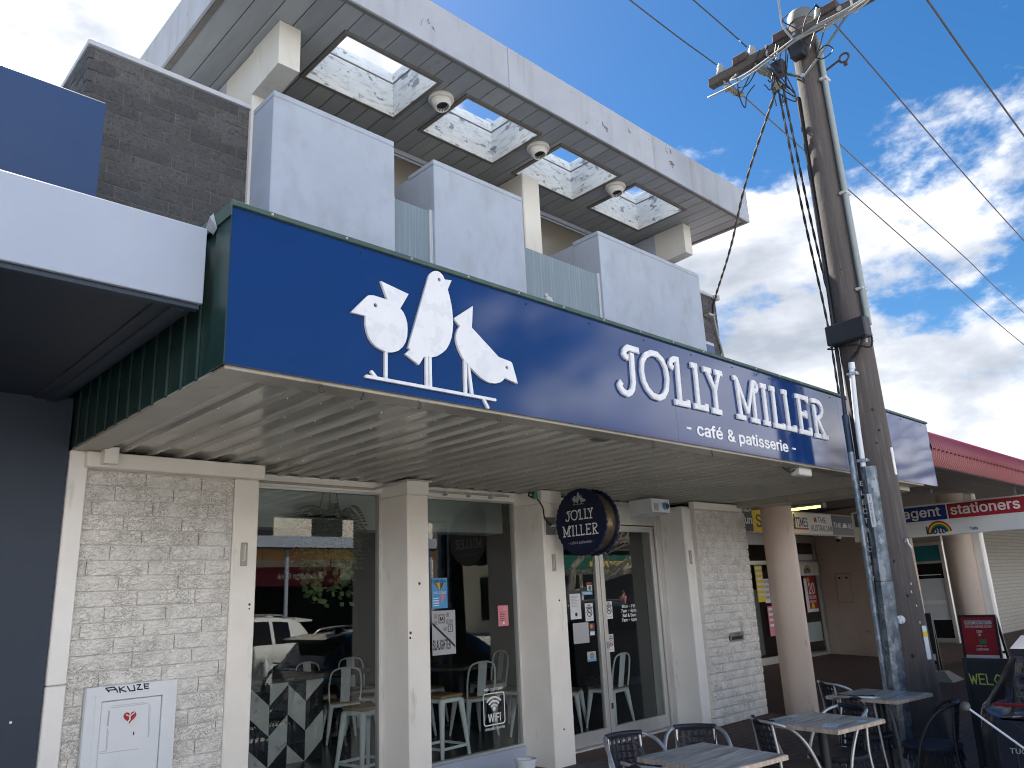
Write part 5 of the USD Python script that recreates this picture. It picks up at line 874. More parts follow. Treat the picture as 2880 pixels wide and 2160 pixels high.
# ---------------------------------------------------------------- lamps and cameras on the building
def eyeball(i, x):
    labs = ['round eyeball downlight between the two largest skylights', 'round eyeball downlight between the second and third skylights', 'round eyeball downlight between the two smallest skylights']
    t = thing('downlight', labs[i], 'lamp', (x, 5.16, 6.30))
    part(t, 'ring', lathe([(0.085, 0.055), (0.125, 0.055), (0.128, 0.03), (0.12, 0.02), (0.10, 0.018), (0.085, 0.03)], 36, (x, 5.16, 6.30)), 'lamp_white', smooth=50)
    b_ = lathe([(0.10, 0.04), (0.104, 0.0), (0.096, -0.04), (0.084, -0.066), (0.070, -0.084), (0.062, -0.082), (0.055, -0.04)], 32); b_ = rot(b_, math.radians(-14), (1, 0, 0.2)); part(t, 'eyeball', move(b_, (x, 5.16, 6.325)), 'lamp_white', smooth=50)
    part(t, 'dark_inside', move(rot(lathe([(0, -0.04), (0.056, -0.045), (0.062, -0.081)], 24), math.radians(-14), (1, 0, 0.2)), (x, 5.16, 6.325)), 'lamp_inside', smooth=50)
for i, x in enumerate((4.243, 5.602, 6.94)): eyeball(i, x)
sc = thing('security_camera', 'boxy white security camera with a blue lens above the cafe door', 'camera', (7.62, 5.52, 2.45))
part(sc, 'body', beam(7.45, 7.80, 5.42, 5.75, 2.47, 2.44, 2.625), 'white_plastic'); part(sc, 'grille', box(7.49, 7.575, 5.415, 5.419, 2.49, 2.57), 'sign_grey')
part(sc, 'lens', cyl((7.70, 5.42, 2.545), (7.70, 5.385, 2.54), 0.042, 20), 'sign_sky'); part(sc, 'lens_glass', cyl((7.70, 5.385, 2.54), (7.70, 5.378, 2.539), 0.030, 20), 'car_glass')
bc = thing('bullet_camera', 'small white bullet camera at the right end of the lintel', 'camera', (9.62, 5.5, 2.60))
part(bc, 'base', cyl((9.66, 5.50, 2.66), (9.66, 5.50, 2.63), 0.04, 16), 'white_plastic'); part(bc, 'barrel', cyl((9.68, 5.56, 2.615), (9.60, 5.42, 2.590), 0.036, 18), 'white_plastic', smooth=40); part(bc, 'lens', cyl((9.60, 5.42, 2.590), (9.597, 5.415, 2.589), 0.026, 14), 'car_glass')
fl2 = thing('soffit_light', 'small pale box light on the awning soffit near the power pole', 'lamp', (7.1, 3.36, 2.6)); part(fl2, 'body', box(6.99, 7.23, 3.36, 3.46, 2.575, 2.655, .012), 'lamp_white'); part(fl2, 'cable', tube(smoothline([(6.99, 3.41, 2.63), (6.9, 3.42, 2.60), (6.82, 3.45, 2.65)], 12), .006, 5), 'black_cable')
bk = thing('bucket', 'small white plastic bucket at the foot of the second column', 'bucket', (5.24, 5.42, -0.005))
part(bk, 'body', lathe([(0.072, 0.0), (0.088, 0.20), (0.082, 0.20), (0.067, 0.012), (0, 0.012)], 28, (5.24, 5.42, -0.003)), 'white_plastic', smooth=40); part(bk, 'rim', lathe([(0.086, 0.185), (0.099, 0.188), (0.100, 0.208), (0.092, 0.212), (0.086, 0.206)], 28, (5.24, 5.42, 0)), 'white_plastic', smooth=40)
part(bk, 'marks', [box(5.15+k*.05, 5.18+k*.05, 5.333+abs(k-1)*.006, 5.336+abs(k-1)*.006, 0.125, 0.14) for k in range(3)], 'rust_brown')

# ================================================================ pavement furniture
def make_chair(frame, label, loc, rz, wick='wicker'):
    t = thing('bistro_chair', label, 'chair', loc, 'woven bistro chairs on the footpath', rotz=rz, local=True)
    side = [(0.15, .225, 0), (0.12, .226, .22), (0.07, .224, .44), (-.005, .216, .60), (-.085, .20, .69), (-.165, .165, .728), (-.212, .11, .739), (-.226, .05, .742)]
    part(t, 'frame', tube(smoothline(side+[(-.228, 0, .744)]+[(x, -y, z) for x, y, z in side[::-1]], 70), 0.0125, 10), frame, smooth=50)
    for s in (1, -1):
        part(t, 'leg', tube(smoothline([(-.195, s*.125, .735), (-.165, s*.135, .44), (-.19, s*.16, .2), (-.23, s*.19, 0)], 16), 0.011, 8), frame, smooth=50)
        part(t, 'foot', cyl((.15, s*.225, 0), (.149, s*.225, .03), .016, 10), 'black_plastic')
    part(t, 'seat', [lathe([(0, .405), (.16, .40), (.205, .415), (.215, .432), (.205, .447), (.15, .445), (0, .440)], 32)], wick, smooth=40)
    skirt = [tube([(.19*math.cos(a), .19*math.sin(a), .42), (.21*math.cos(a+.13), .21*math.sin(a+.13), .34)], .006, 4) for a in np.arange(0, 2*math.pi, .2)]+[tube([(.19*math.cos(a), .19*math.sin(a), .42), (.21*math.cos(a-.13), .21*math.sin(a-.13), .34)], .006, 4) for a in np.arange(0, 2*math.pi, .2)]
    part(t, 'seat_weave', skirt, wick, kind='stuff')
    pl = Polygon([(-.118, .46), (.118, .46), (.138, .74), (-.138, .74)]); holes = []
    for r in range(6):
        for c in range(6):
            u = (c-2.5)*.040; v = .70-r*.042
            holes.append(affinity.scale(Point(u, v).buffer(.0155, 5), .80, 1.05 if r else 1.15))
    bp = ext(pl.difference(union_all(holes)), .010); v = bp.vertices; X = -.172-(v[:, 1]-.45)*.19+.055*(v[:, 0]/.155)**2-v[:, 2]; bp = trimesh.Trimesh(np.stack([X, v[:, 0], v[:, 1]], 1), bp.faces, process=False); trimesh.repair.fix_normals(bp)
    part(t, 'back_panel', bp, wick)
    part(t, 'top_roll', tube([(-.172-.055+.055*(u/.155)**2+.0, u, .741) for u in np.linspace(-.138, .138, 11)], .0165, 8), wick, smooth=50)
    return t
def heading(dx, dy): return math.atan2(dy, dx)
CH = [((4.26, 3.35), (-.30, -.95), 'dark woven chair behind the nearest table, its back to the cafe door'), ((4.66, 3.20), (-.80, -.60), 'dark woven chair at the far corner of the nearest table, turned to the street'),
      ((3.86, 2.88), (1, -.08), 'dark woven chair cut off by the bottom of the picture, left of the nearest table'), ((5.47, 2.99), (.86, -.50), 'dark woven chair between the two nearer tables, leaning back'),
      ((7.58, 3.50), (.82, -.57), 'dark woven chair farthest back, its back slanting beside the round column'), ((6.86, 3.06), (.95, .25), 'dark woven chair in front of the farthest table, seen from behind'),
      ((5.99, 2.90), (-.90, .42), 'dark woven chair right of the middle table with its seat towards it')]
c0 = make_chair('aluminium', CH[0][2], (*CH[0][0], foot_z(CH[0][0][1])), heading(*CH[0][1]))
for (x, y), d, lab in CH[1:]: copy(c0, 'bistro_chair', lab, 'chair', (x, y, foot_z(y)), heading(*d), 'woven bistro chairs on the footpath')
make_chair('black_plastic', 'black framed woven chair right of the power pole in front of the chalkboard', (6.72, 2.50, foot_z(2.5)), heading(-.28, .96))
def make_table(label, loc, rz):
    t = thing('cafe_table', label, 'table', loc, 'cafe tables on the footpath', rotz=rz, local=True)
    top = part(t, 'tabletop', box(-.288, .288, -.303, .303, .708, .736, .006), 'table_top')
    part(top, 'edge_band', [box(-.2895, .2895, -.3045, -.298, .7085, .733), box(-.2895, .2895, .298, .3045, .7085, .733), box(-.2895, -.285, -.298, .298, .7085, .733), box(.285, .2895, -.298, .298, .7085, .733)], 'table_edge')
    part(t, 'post', cyl((0, 0, .03), (0, 0, .70), .036, 20), 'black_plastic', smooth=40)
    part(t, 'top_plate', box(-.15, .15, -.15, .15, .69, .708, .004), 'black_plastic')
    part(t, 'base', [box(-.24, .24, -.03, .03, .012, .035, .008), box(-.03, .03, -.24, .24, .012, .035, .008)]+[lathe([(0, 0), (.025, 0), (.025, .014), (0, .014)], 12, p) for p in ((.22, 0, 0), (-.22, 0, 0), (0, .22, 0), (0, -.22, 0))], 'black_plastic')
    return t
t0 = make_table('square cafe table with a streaky timber look top nearest to the viewer', (4.12, 2.745, foot_z(2.745)), -.12)
copy(t0, 'cafe_table', 'square cafe table in the middle with paper coasters on it', 'table', (5.535, 2.77, foot_z(2.77)), -.12, 'cafe tables on the footpath')
copy(t0, 'cafe_table', 'square cafe table farthest away, half hidden by the power pole', 'table', (6.94, 2.94, foot_z(2.94)), -.12, 'cafe tables on the footpath')
TZ = foot_z(2.77)+.737
for (x, y, w_, h_, r_, lab) in ((5.36, 2.62, .13, .09, .3, 'white paper coaster with dark print near the front of the middle table'), (5.62, 2.52, .07, .05, .1, 'small pale paper square near the right corner of the middle table'), (5.60, 3.0, .07, .05, -.2, 'small pale paper square at the far edge of the middle table')):
    m = rot(box(-w_/2, w_/2, -h_/2, h_/2, 0, .001), r_); p = thing('paper_coaster', lab, 'coaster', (x, y, TZ)); part(p, 'sheet', move(m, (x, y, TZ)), 'paper_white')
    if w_ > .1: part(p, 'print', move(rot(cat([box(-.05, .05, -.03+k*.02, -.024+k*.02, .001, .0015) for k in range(3)]), r_), (x, y, TZ)), 'sign_grey')

# ================================================================ on and behind the shop windows
GY = 6.0755
def poster(name, label, cat_, x0, x1, z0, z1, lk, parts=(), y=GY):
    p = thing(name, label, cat_, ((x0+x1)/2, y, z0)); part(p, 'sheet', box(x0, x1, y-.0006, y+.0006, z0, z1), lk)
    for nm, m, l_ in parts: part(p, nm, m, l_)
    return p
FY = lambda x, z, y=GY-.002: FRONT(x, y, z)
poster('poster', 'blue welcome poster with a rainbow burst in the second window', 'poster', 4.735, 4.925, 1.522, 1.803, 'sign_sky',
    [('heading', text('LGBTQIA+', .024, FY(4.83, 1.762), w=.165, bold=True, align='c', d=.001), 'ink'), ('welcome', text('WELCOME', .022, FY(4.83, 1.655), w=.155, align='c', d=.001), 'print_white')]
    +[('ray', ext(Polygon([(4.83+.09*math.sin(a), 1.682+.075), (4.83+.09*math.sin(a+.28), 1.682+.075), (4.835, 1.682)]), .0008, FY(0, 0)), c) for a, c in zip(np.linspace(-.9, .62, 6), ('sign_red', 'sign_orange', 'sign_yellow', 'sign_green', 'sign_blue', 'sign_pink'))]
    +[('pink_flag', ext(Polygon([(4.84, 1.655), (4.90, 1.64), (4.85, 1.56)]), .0008, FY(0, 0)), 'sign_pink'), ('small_print', [box(4.75, 4.82, GY-.002, GY-.001, 1.545+k*.022, 1.553+k*.022) for k in range(4)], 'print_white')])
sl_ = [('heading_word', text('SLAUGHTER', .085, FY(4.735, 1.15), w=.215, bold=True, d=.001), 'ink'), ('footer', box(4.735, 5.010, GY-.002, GY-.001, 1.105, 1.122), 'sign_grey'), ('stairs', ext(Polygon([(4.733, 1.40), (5.005, 1.18), (5.005, 1.155), (4.733, 1.375)]), .0008, FY(0, 0)), 'ink')]
sl_ += [('baluster', box(4.745+k*.028, 4.751+k*.028, GY-.0018, GY-.001, 1.24-k*.006, 1.385-k*.0225), 'sign_grey') for k in range(9)]
for i, (x, z, s_, c) in enumerate(((4.845, 1.425, .036, 'M'), (4.775, 1.45, .016, 'E'), (4.92, 1.46, .016, 'B'), (4.775, 1.39, .016, 'S'), (4.92, 1.395, .018, 'I'), (4.965, 1.395, .016, 'F'), (4.885, 1.33, .016, 'A'), (4.95, 1.335, .03, 'T'))):
    sl_.append(('frame', ext(sbox(x-s_, z-s_*1.1, x+s_, z+s_*1.1).difference(sbox(x-s_*.8, z-s_*.9, x+s_*.8, z+s_*.9)), .0008, FY(0, 0)), 'ink')); sl_.append(('frame_letter', text(c, s_*1.0, FY(x, z-s_*.5), align='c', bold=True, d=.0008), 'ink'))
poster('poster', 'grey theatre poster with framed letters and stairs in the second window', 'poster', 4.730, 5.014, 1.10, 1.50, 'sign_grey', sl_)
poster('flyer', 'small pink flyer at the right of the second window', 'flyer', 5.577, 5.719, 1.315, 1.516, 'sign_pink', [('small_print', [box(5.60, 5.65+.02*(k % 2), GY-.002, GY-.001, 1.44-k*.018, 1.446-k*.018) for k in range(5)], 'rust_brown'), ('emblem', ext(Point(5.650, 1.345).buffer(.013), .0008, FY(0, 0)), 'print_white'), ('dots', ext(union_all([Point(5.66+.012*(k % 4), 1.49-.012*(k//4)).buffer(.003) for k in range(8)]), .0008, FY(0, 0)), 'print_white')])
wf = thing('wifi_decal', 'white free wifi decal on the lower right of the second window', 'decal', (5.475, GY, .38))
rr_ = lambda x0, x1, z0, z1, r: sbox(x0+r, z0+r, x1-r, z1-r).buffer(r)
part(wf, 'border', ext(rr_(5.335, 5.618, .405, .700, .03).difference(rr_(5.345, 5.608, .415, .690, .024)), .001, FY(0, 0)), 'print_white')
def arcband(r, w_): t = np.linspace(math.radians(42), math.radians(138), 20); return Polygon(np.vstack([np.stack([(r+w_)*np.cos(t), (r+w_)*np.sin(t)], 1), np.stack([r*np.cos(t), r*np.sin(t)], 1)[::-1]]))
for r in (.045, .080, .115): part(wf, 'wave', ext(affinity.translate(arcband(r, .018), 5.475, .535), .001, FY(0, 0)), 'print_white')
part(wf, 'dot', ext(Point(5.475, .553).buffer(.021), .001, FY(0, 0)), 'print_white'); part(wf, 'word', text('WiFi', .072, FY(5.477, .437), w=.165, align='c', d=.001, bold=True), 'print_white')
part(wf, 'caption', [text('FREE CUSTOMER', .022, FY(5.475, .722), w=.245, align='c', d=.001, bold=True), text('AVAILABLE IN STORE', .020, FY(5.480, .366), w=.255, align='c', d=.001, bold=True)], 'print_white')
DY = 6.0695
hr = thing('hours_decal', 'white opening hours lettering on the right door leaf', 'decal', (7.69, DY, 1.25))
for i, s_ in enumerate(('Mon - Fri', '7am - 4pm', 'Sat & Sun', '7am - 4pm')): part(hr, 'line', text(s_, .036, FRONT(7.69, DY, 1.410-i*.052), w=.245 if i != 1 and i != 3 else .285, align='c', d=.001, bold=True), 'print_white')
def nosmoke(label, x0, x1, z0, z1, ring='rust_brown'):
    cx, cz, r = (x0+x1)/2, z0+(z1-z0)*.48, (x1-x0)*.34
    poster('no_smoking_sign', label, 'sign', x0, x1, z0, z1, 'paper_white', [('words', [text('NO', .020, FRONT(cx, DY-.003, z1-.032), align='c', d=.001, bold=True), text('SMOKING', .020, FRONT(cx, DY-.003, z1-.058), w=(x1-x0)*.8, align='c', d=.001, bold=True)], 'ink'),
        ('ring', ext(union_all([Point(cx, cz).buffer(r).difference(Point(cx, cz).buffer(r*.8)), LineString([(cx-r*.6, cz+r*.6), (cx+r*.6, cz-r*.6)]).buffer(r*.1)]), .001, FRONT(0, DY-.003, 0)), ring), ('cigarette', box(cx-r*.55, cx+r*.55, DY-.003, DY-.002, cz-r*.1, cz+r*.08), 'ink'), ('fine_print', box(x0+.02, x1-.02, DY-.003, DY-.002, z0+.018, z0+.026), 'sign_grey')], y=DY)
nosmoke('no smoking sign on the left door leaf', 6.905, 7.042, 1.292, 1.486); nosmoke('upper no smoking sign on the right door leaf', 7.262, 7.385, 1.300, 1.494); nosmoke('lower no smoking sign with a red ring beside the door lock', 7.266, 7.366, .937, 1.130, 'sign_red')
poster('notice', 'tall white letter taped inside the left door leaf', 'notice', 6.66, 6.838, 1.325, 1.597, 'paper_white', [('print', [box(6.68, 6.80-.02*(k % 3), DY-.003, DY-.002, 1.57-k*.016, 1.575-k*.016) for k in range(8)], 'sign_grey'), ('stamp', ext(Point(6.75, 1.375).buffer(.02), .001, FRONT(0, DY-.003, 0)), 'ink')], y=DY)
poster('notice', 'crumpled pale plastic sleeve below the white letter on the left door leaf', 'notice', 6.685, 6.945, 1.065, 1.283, 'sign_grey', [], y=DY)
poster('sticker', 'blue warning sticker at the top of the left door leaf', 'sticker', 6.868, 7.05, 1.578, 1.618, 'sign_sky', [('word', text('WARNING', .022, FRONT(6.958, DY-.003, 1.588), w=.14, align='c', d=.001, bold=True), 'print_white')], y=DY)
poster('sticker', 'small red and green alarm sticker above the blue warning sticker', 'sticker', 6.965, 7.05, 1.625, 1.712, 'paper_white', [('red_bar', box(6.967, 7.048, DY-.003, DY-.002, 1.685, 1.71), 'sign_red'), ('green_dot', ext(Point(7.008, 1.655).buffer(.024), .001, FRONT(0, DY-.003, 0)), 'sign_green')], y=DY)
poster('sticker', 'pale card sticker with a dark ring low on the left door leaf', 'sticker', 6.892, 7.04, .862, .968, 'sign_grey', [('ring', ext(Point(6.966, .92).buffer(.026).difference(Point(6.966, .92).buffer(.016)), .001, FRONT(0, DY-.003, 0)), 'ink'), ('band', box(6.892, 7.04, DY-.003, DY-.002, .862, .885), 'sign_sky')], y=DY)
poster('sticker', 'payment card stickers on the left door leaf', 'sticker', 6.955, 7.048, 1.13, 1.27, 'sign_navy', [('orange_dot', ext(Point(6.99, 1.235).buffer(.022), .001, FRONT(0, DY-.003, 0)), 'sign_orange'), ('red_dot', ext(Point(7.015, 1.235).buffer(.022), .0008, FRONT(0, DY-.003, 0)), 'sign_red'), ('white_card', box(6.965, 7.04, DY-.003, DY-.002, 1.14, 1.18), 'paper_white')], y=DY)

# ---------------------------------------------------------------- cafe furniture inside
co = thing('counter', 'cafe counter clad in black and white chevron tiles behind the first window', 'counter', (4.0, 8.6, 0))
part(co, 'body', box(2.9, 4.85, 8.22, 9.0, 0, .82), 'far_dark'); part(co, 'worktop', box(2.86, 4.89, 8.17, 9.04, .82, .865, .005), 'dark_wood')
for k in range(9):
    x0, x1 = 4.85-(k+1)*.213, 4.85-k*.213; up_ = k % 2 == 0; x0 = max(x0, 2.9)
    for i in range(-2, 5):
        a, b = i*.30, i*.30+.30; s_ = .19
        pl = Polygon([(x0+.002, a+(s_ if not up_ else 0)), (x1-.002, a+(0 if not up_ else s_)), (x1-.002, b-.003+(0 if not up_ else s_)), (x0+.002, b-.003+(s_ if not up_ else 0))]).intersection(sbox(2.9, 0.0, 4.85, .82))
        if pl.area > 1e-4: part(co, 'tile', ext(pl, .010, FRONT(0, 8.22, 0)), 'marble' if (i+(k//1)) % 2 == 0 else 'black_tile')
for (x, y, z, r, h, nm, lab) in ((3.6, 8.5, .865, .03, .2, 'bottle', 'small clear bottle on the chevron counter, left of its pair'), (4.35, 8.6, .865, .026, .22, 'bottle', 'slim bottle with a table number on the chevron counter')):
    solo(nm, lathe([(0, 0), (r, 0), (r, h*.6), (r*.4, h*.8), (r*.4, h), (0, h)], 14, (x, y, z)), 'frost_film', lab, 'bottle', smooth=40)
def make_stool(label, loc, rz):
    t = thing('bar_stool', label, 'stool', loc, 'white metal bar stools inside the windows', rotz=rz, local=True)
    part(t, 'seat', box(-.155, .155, -.155, .155, .64, .672, .008), 'stool_wood'); part(t, 'apron', box(-.15, .15, -.15, .15, .595, .64, .01), 'white_metal')
    for a, b in ((-1, -1), (1, -1), (1, 1), (-1, 1)): part(t, 'leg', tube([(a*.135, b*.135, .62), (a*.20, b*.20, 0)], [.034, .014], 8), 'white_metal', smooth=60)
    for p, q in (((-1, -1), (1, -1)), ((1, -1), (1, 1)), ((1, 1), (-1, 1)), ((-1, 1), (-1, -1))): part(t, 'rung', box(min(p[0], q[0])*.182-.004, max(p[0], q[0])*.182+.004, min(p[1], q[1])*.182-.004, max(p[1], q[1])*.182+.004, .17, .195), 'white_metal')
    return t
s0 = make_stool('white metal bar stool with a timber seat beside the first column', (4.42, 6.72, 0), .1)
copy(s0, 'bar_stool', 'white metal bar stool with a timber seat at the left of the second window', 'stool', (5.34, 6.72, 0), .1, 'white metal bar stools inside the windows')
def make_mchair(label, loc, rz):
    t = thing('metal_chair', label, 'chair', loc, 'white metal chairs inside the cafe', rotz=rz, local=True)
    part(t, 'seat', box(-.19, .19, -.19, .19, .445, .465, .008), 'stool_wood'); part(t, 'apron', box(-.185, .185, -.185, .185, .40, .445, .01), 'white_metal')
    for a, b in ((-1, -1), (1, -1), (1, 1), (-1, 1)): part(t, 'leg', tube([(a*.16, b*.16, .42), (a*.215, b*.215, 0)], [.036, .013], 8), 'white_metal', smooth=60)
    part(t, 'back_loop', tube(smoothline([(-.17, .18, .44), (-.20, .195, .62), (-.235, .17, .80), (-.25, .08, .85), (-.252, 0, .855), (-.25, -.08, .85), (-.235, -.17, .80), (-.20, -.195, .62), (-.17, -.18, .44)], 48), .011, 8), 'white_metal', smooth=50)
    part(t, 'splat', trimesh.Trimesh([(-.18, -.055, .46), (-.18, .055, .46), (-.246, .06, .845), (-.246, -.06, .845), (-.187, -.055, .46), (-.187, .055, .46), (-.253, .06, .845), (-.253, -.06, .845)]).convex_hull, 'white_metal')
    return t
MC = [((5.55, 8.95), 1.2, 'white metal chair right of the chevron counter'), ((6.05, 9.15), 2.2, 'white metal chair farther right of the chevron counter'), ((5.75, 9.9), -1.5, 'white metal chair behind the two by the chevron counter'), ((6.45, 10.0), -1.7, 'white metal chair deepest in the first window, beside the column'),
      ((6.65, 7.75), 1.4, 'white metal chair facing the dark round table in the middle of the second window'), ((7.35, 7.75), 1.9, 'white metal chair at the right of the dark round table'), ((6.95, 9.1), -1.5, 'white metal chair behind the dark round table'), ((7.75, 8.7), 3.0, 'white metal chair at the far right of the dark round table'), ((6.15, 8.35), 0.2, 'white metal chair left of the dark round table'),
      ((8.02, 6.75), 1.7, 'white metal chair seen through the right door leaf, against the wall'), ((7.55, 7.05), -1.0, 'white metal chair seen through the middle of the doors'), ((6.90, 7.0), 2.6, 'white metal chair seen through the left door leaf')]
m0 = make_mchair(MC[0][2], (*MC[0][0], 0), MC[0][1])
for (x, y), r, lab in MC[1:]: copy(m0, 'metal_chair', lab, 'chair', (x, y, 0), r, 'white metal chairs inside the cafe')
for (x, y, rd, lab) in ((7.0, 8.4, .42, 'dark round table among white chairs in the second window'), (5.9, 9.55, .38, 'dark round table among white chairs right of the counter')):
    t = thing('round_table', lab, 'table', (x, y, 0)); part(t, 'tabletop', lathe([(0, .72), (rd, .72), (rd, .755), (0, .755)], 32, (x, y, 0)), 'dark_wood', smooth=40); part(t, 'post', cyl((x, y, .02), (x, y, .72), .05, 12), 'black_plastic'); part(t, 'base', lathe([(0, 0), (.25, 0), (.22, .03), (0, .05)], 20, (x, y, 0)), 'black_plastic')
for x, y, lab in ((5.75, 7.9, 'dark dome pendant lamp at the right of the second window'), (3.9, 9.4, 'dark dome pendant lamp deep behind the first window')):
    t = thing('pendant_lamp', lab, 'lamp', (x, y, 2.0)); part(t, 'shade', lathe([(.19, 1.98), (.18, 2.03), (.12, 2.10), (.03, 2.15), (.02, 2.26), (0, 2.26)], 24, (x, y, 0)), 'steel', smooth=50); part(t, 'cord', cyl((x, y, 2.25), (x, y, 2.95), .006, 5), 'black_cable')
for x, y, lab in ((4.6, 8.2, 'small lit ceiling spot seen through the first window, nearer of two'), (4.9, 9.2, 'small lit ceiling spot seen through the first window, farther of two')  ):
    solo('ceiling_spot', lathe([(0, .01), (.05, .01), (.05, 0), (0, 0)], 16, (x, y, 2.935)), 'ceiling_spot', lab, 'lamp')
pl_ = thing('hanging_plant', 'hanging basket of ferns and trailing ivy behind the first window', 'plant', (4.02, 7.0, 2.0)); rng = np.random.default_rng(17)
part(pl_, 'basket', lathe([(0, 2.14), (.08, 2.15), (.13, 2.22), (.14, 2.25), (0, 2.25)], 20, (4.05, 6.8, 0)), 'dark_wood'); part(pl_, 'cord', [cyl((4.05+.18*math.cos(a), 6.8+.18*math.sin(a), 2.25), (4.05, 6.8, 2.95), .004, 4) for a in (0, 2.1, 4.2)], 'black_cable')
lv, lf = [], []
def leaf(p, d, nrm__, L_, w_):
    s = np.cross(d, nrm__); s /= max(np.linalg.norm(s), 1e-6); k = len(lv)
    lv.extend([p, p+d*L_*.5+s*w_, p+d*L_, p+d*L_*.5-s*w_]); lf.extend([(k, k+1, k+2), (k, k+2, k+3)])
for f in range(80):
    a = rng.uniform(0, 2*math.pi); R_ = rng.uniform(.25, .48); upz = rng.uniform(.05, .42); dp = rng.uniform(.1, .5)
    for t in np.linspace(.12, 1, 22):
        p = np.array([4.05+math.cos(a)*R_*t, 6.8+math.sin(a)*R_*t*.8, 2.24+upz*math.sin(t*2.2)-dp*t*t]); T = np.array([math.cos(a), math.sin(a)*.8, upz*2.2*math.cos(t*2.2)-2*dp*t]); T /= np.linalg.norm(T)
        sd = np.cross(T, [0, 0, 1.0]); sd /= np.linalg.norm(sd)
        for s in (1, -1): leaf(p, sd*s*.9+T*.35, np.cross(T, sd), .10*(1-t*.7), .017)
for f in range(40):
    a = rng.uniform(0, 2*math.pi); x, y = 4.05+.2*math.cos(a), 6.8+.2*math.sin(a); ln_ = rng.uniform(.2, .62)
    for t in np.arange(0, ln_, .05):
        d = rng.normal(size=3); d /= np.linalg.norm(d); leaf(np.array([x+rng.normal()*.025, y+rng.normal()*.025, 2.22-t]), d, np.array([0, -1, .3]), rng.uniform(.05, .085), .028)
part(pl_, 'foliage', trimesh.Trimesh(np.array(lv), np.array(lf), process=False), 'leaf', kind='stuff')

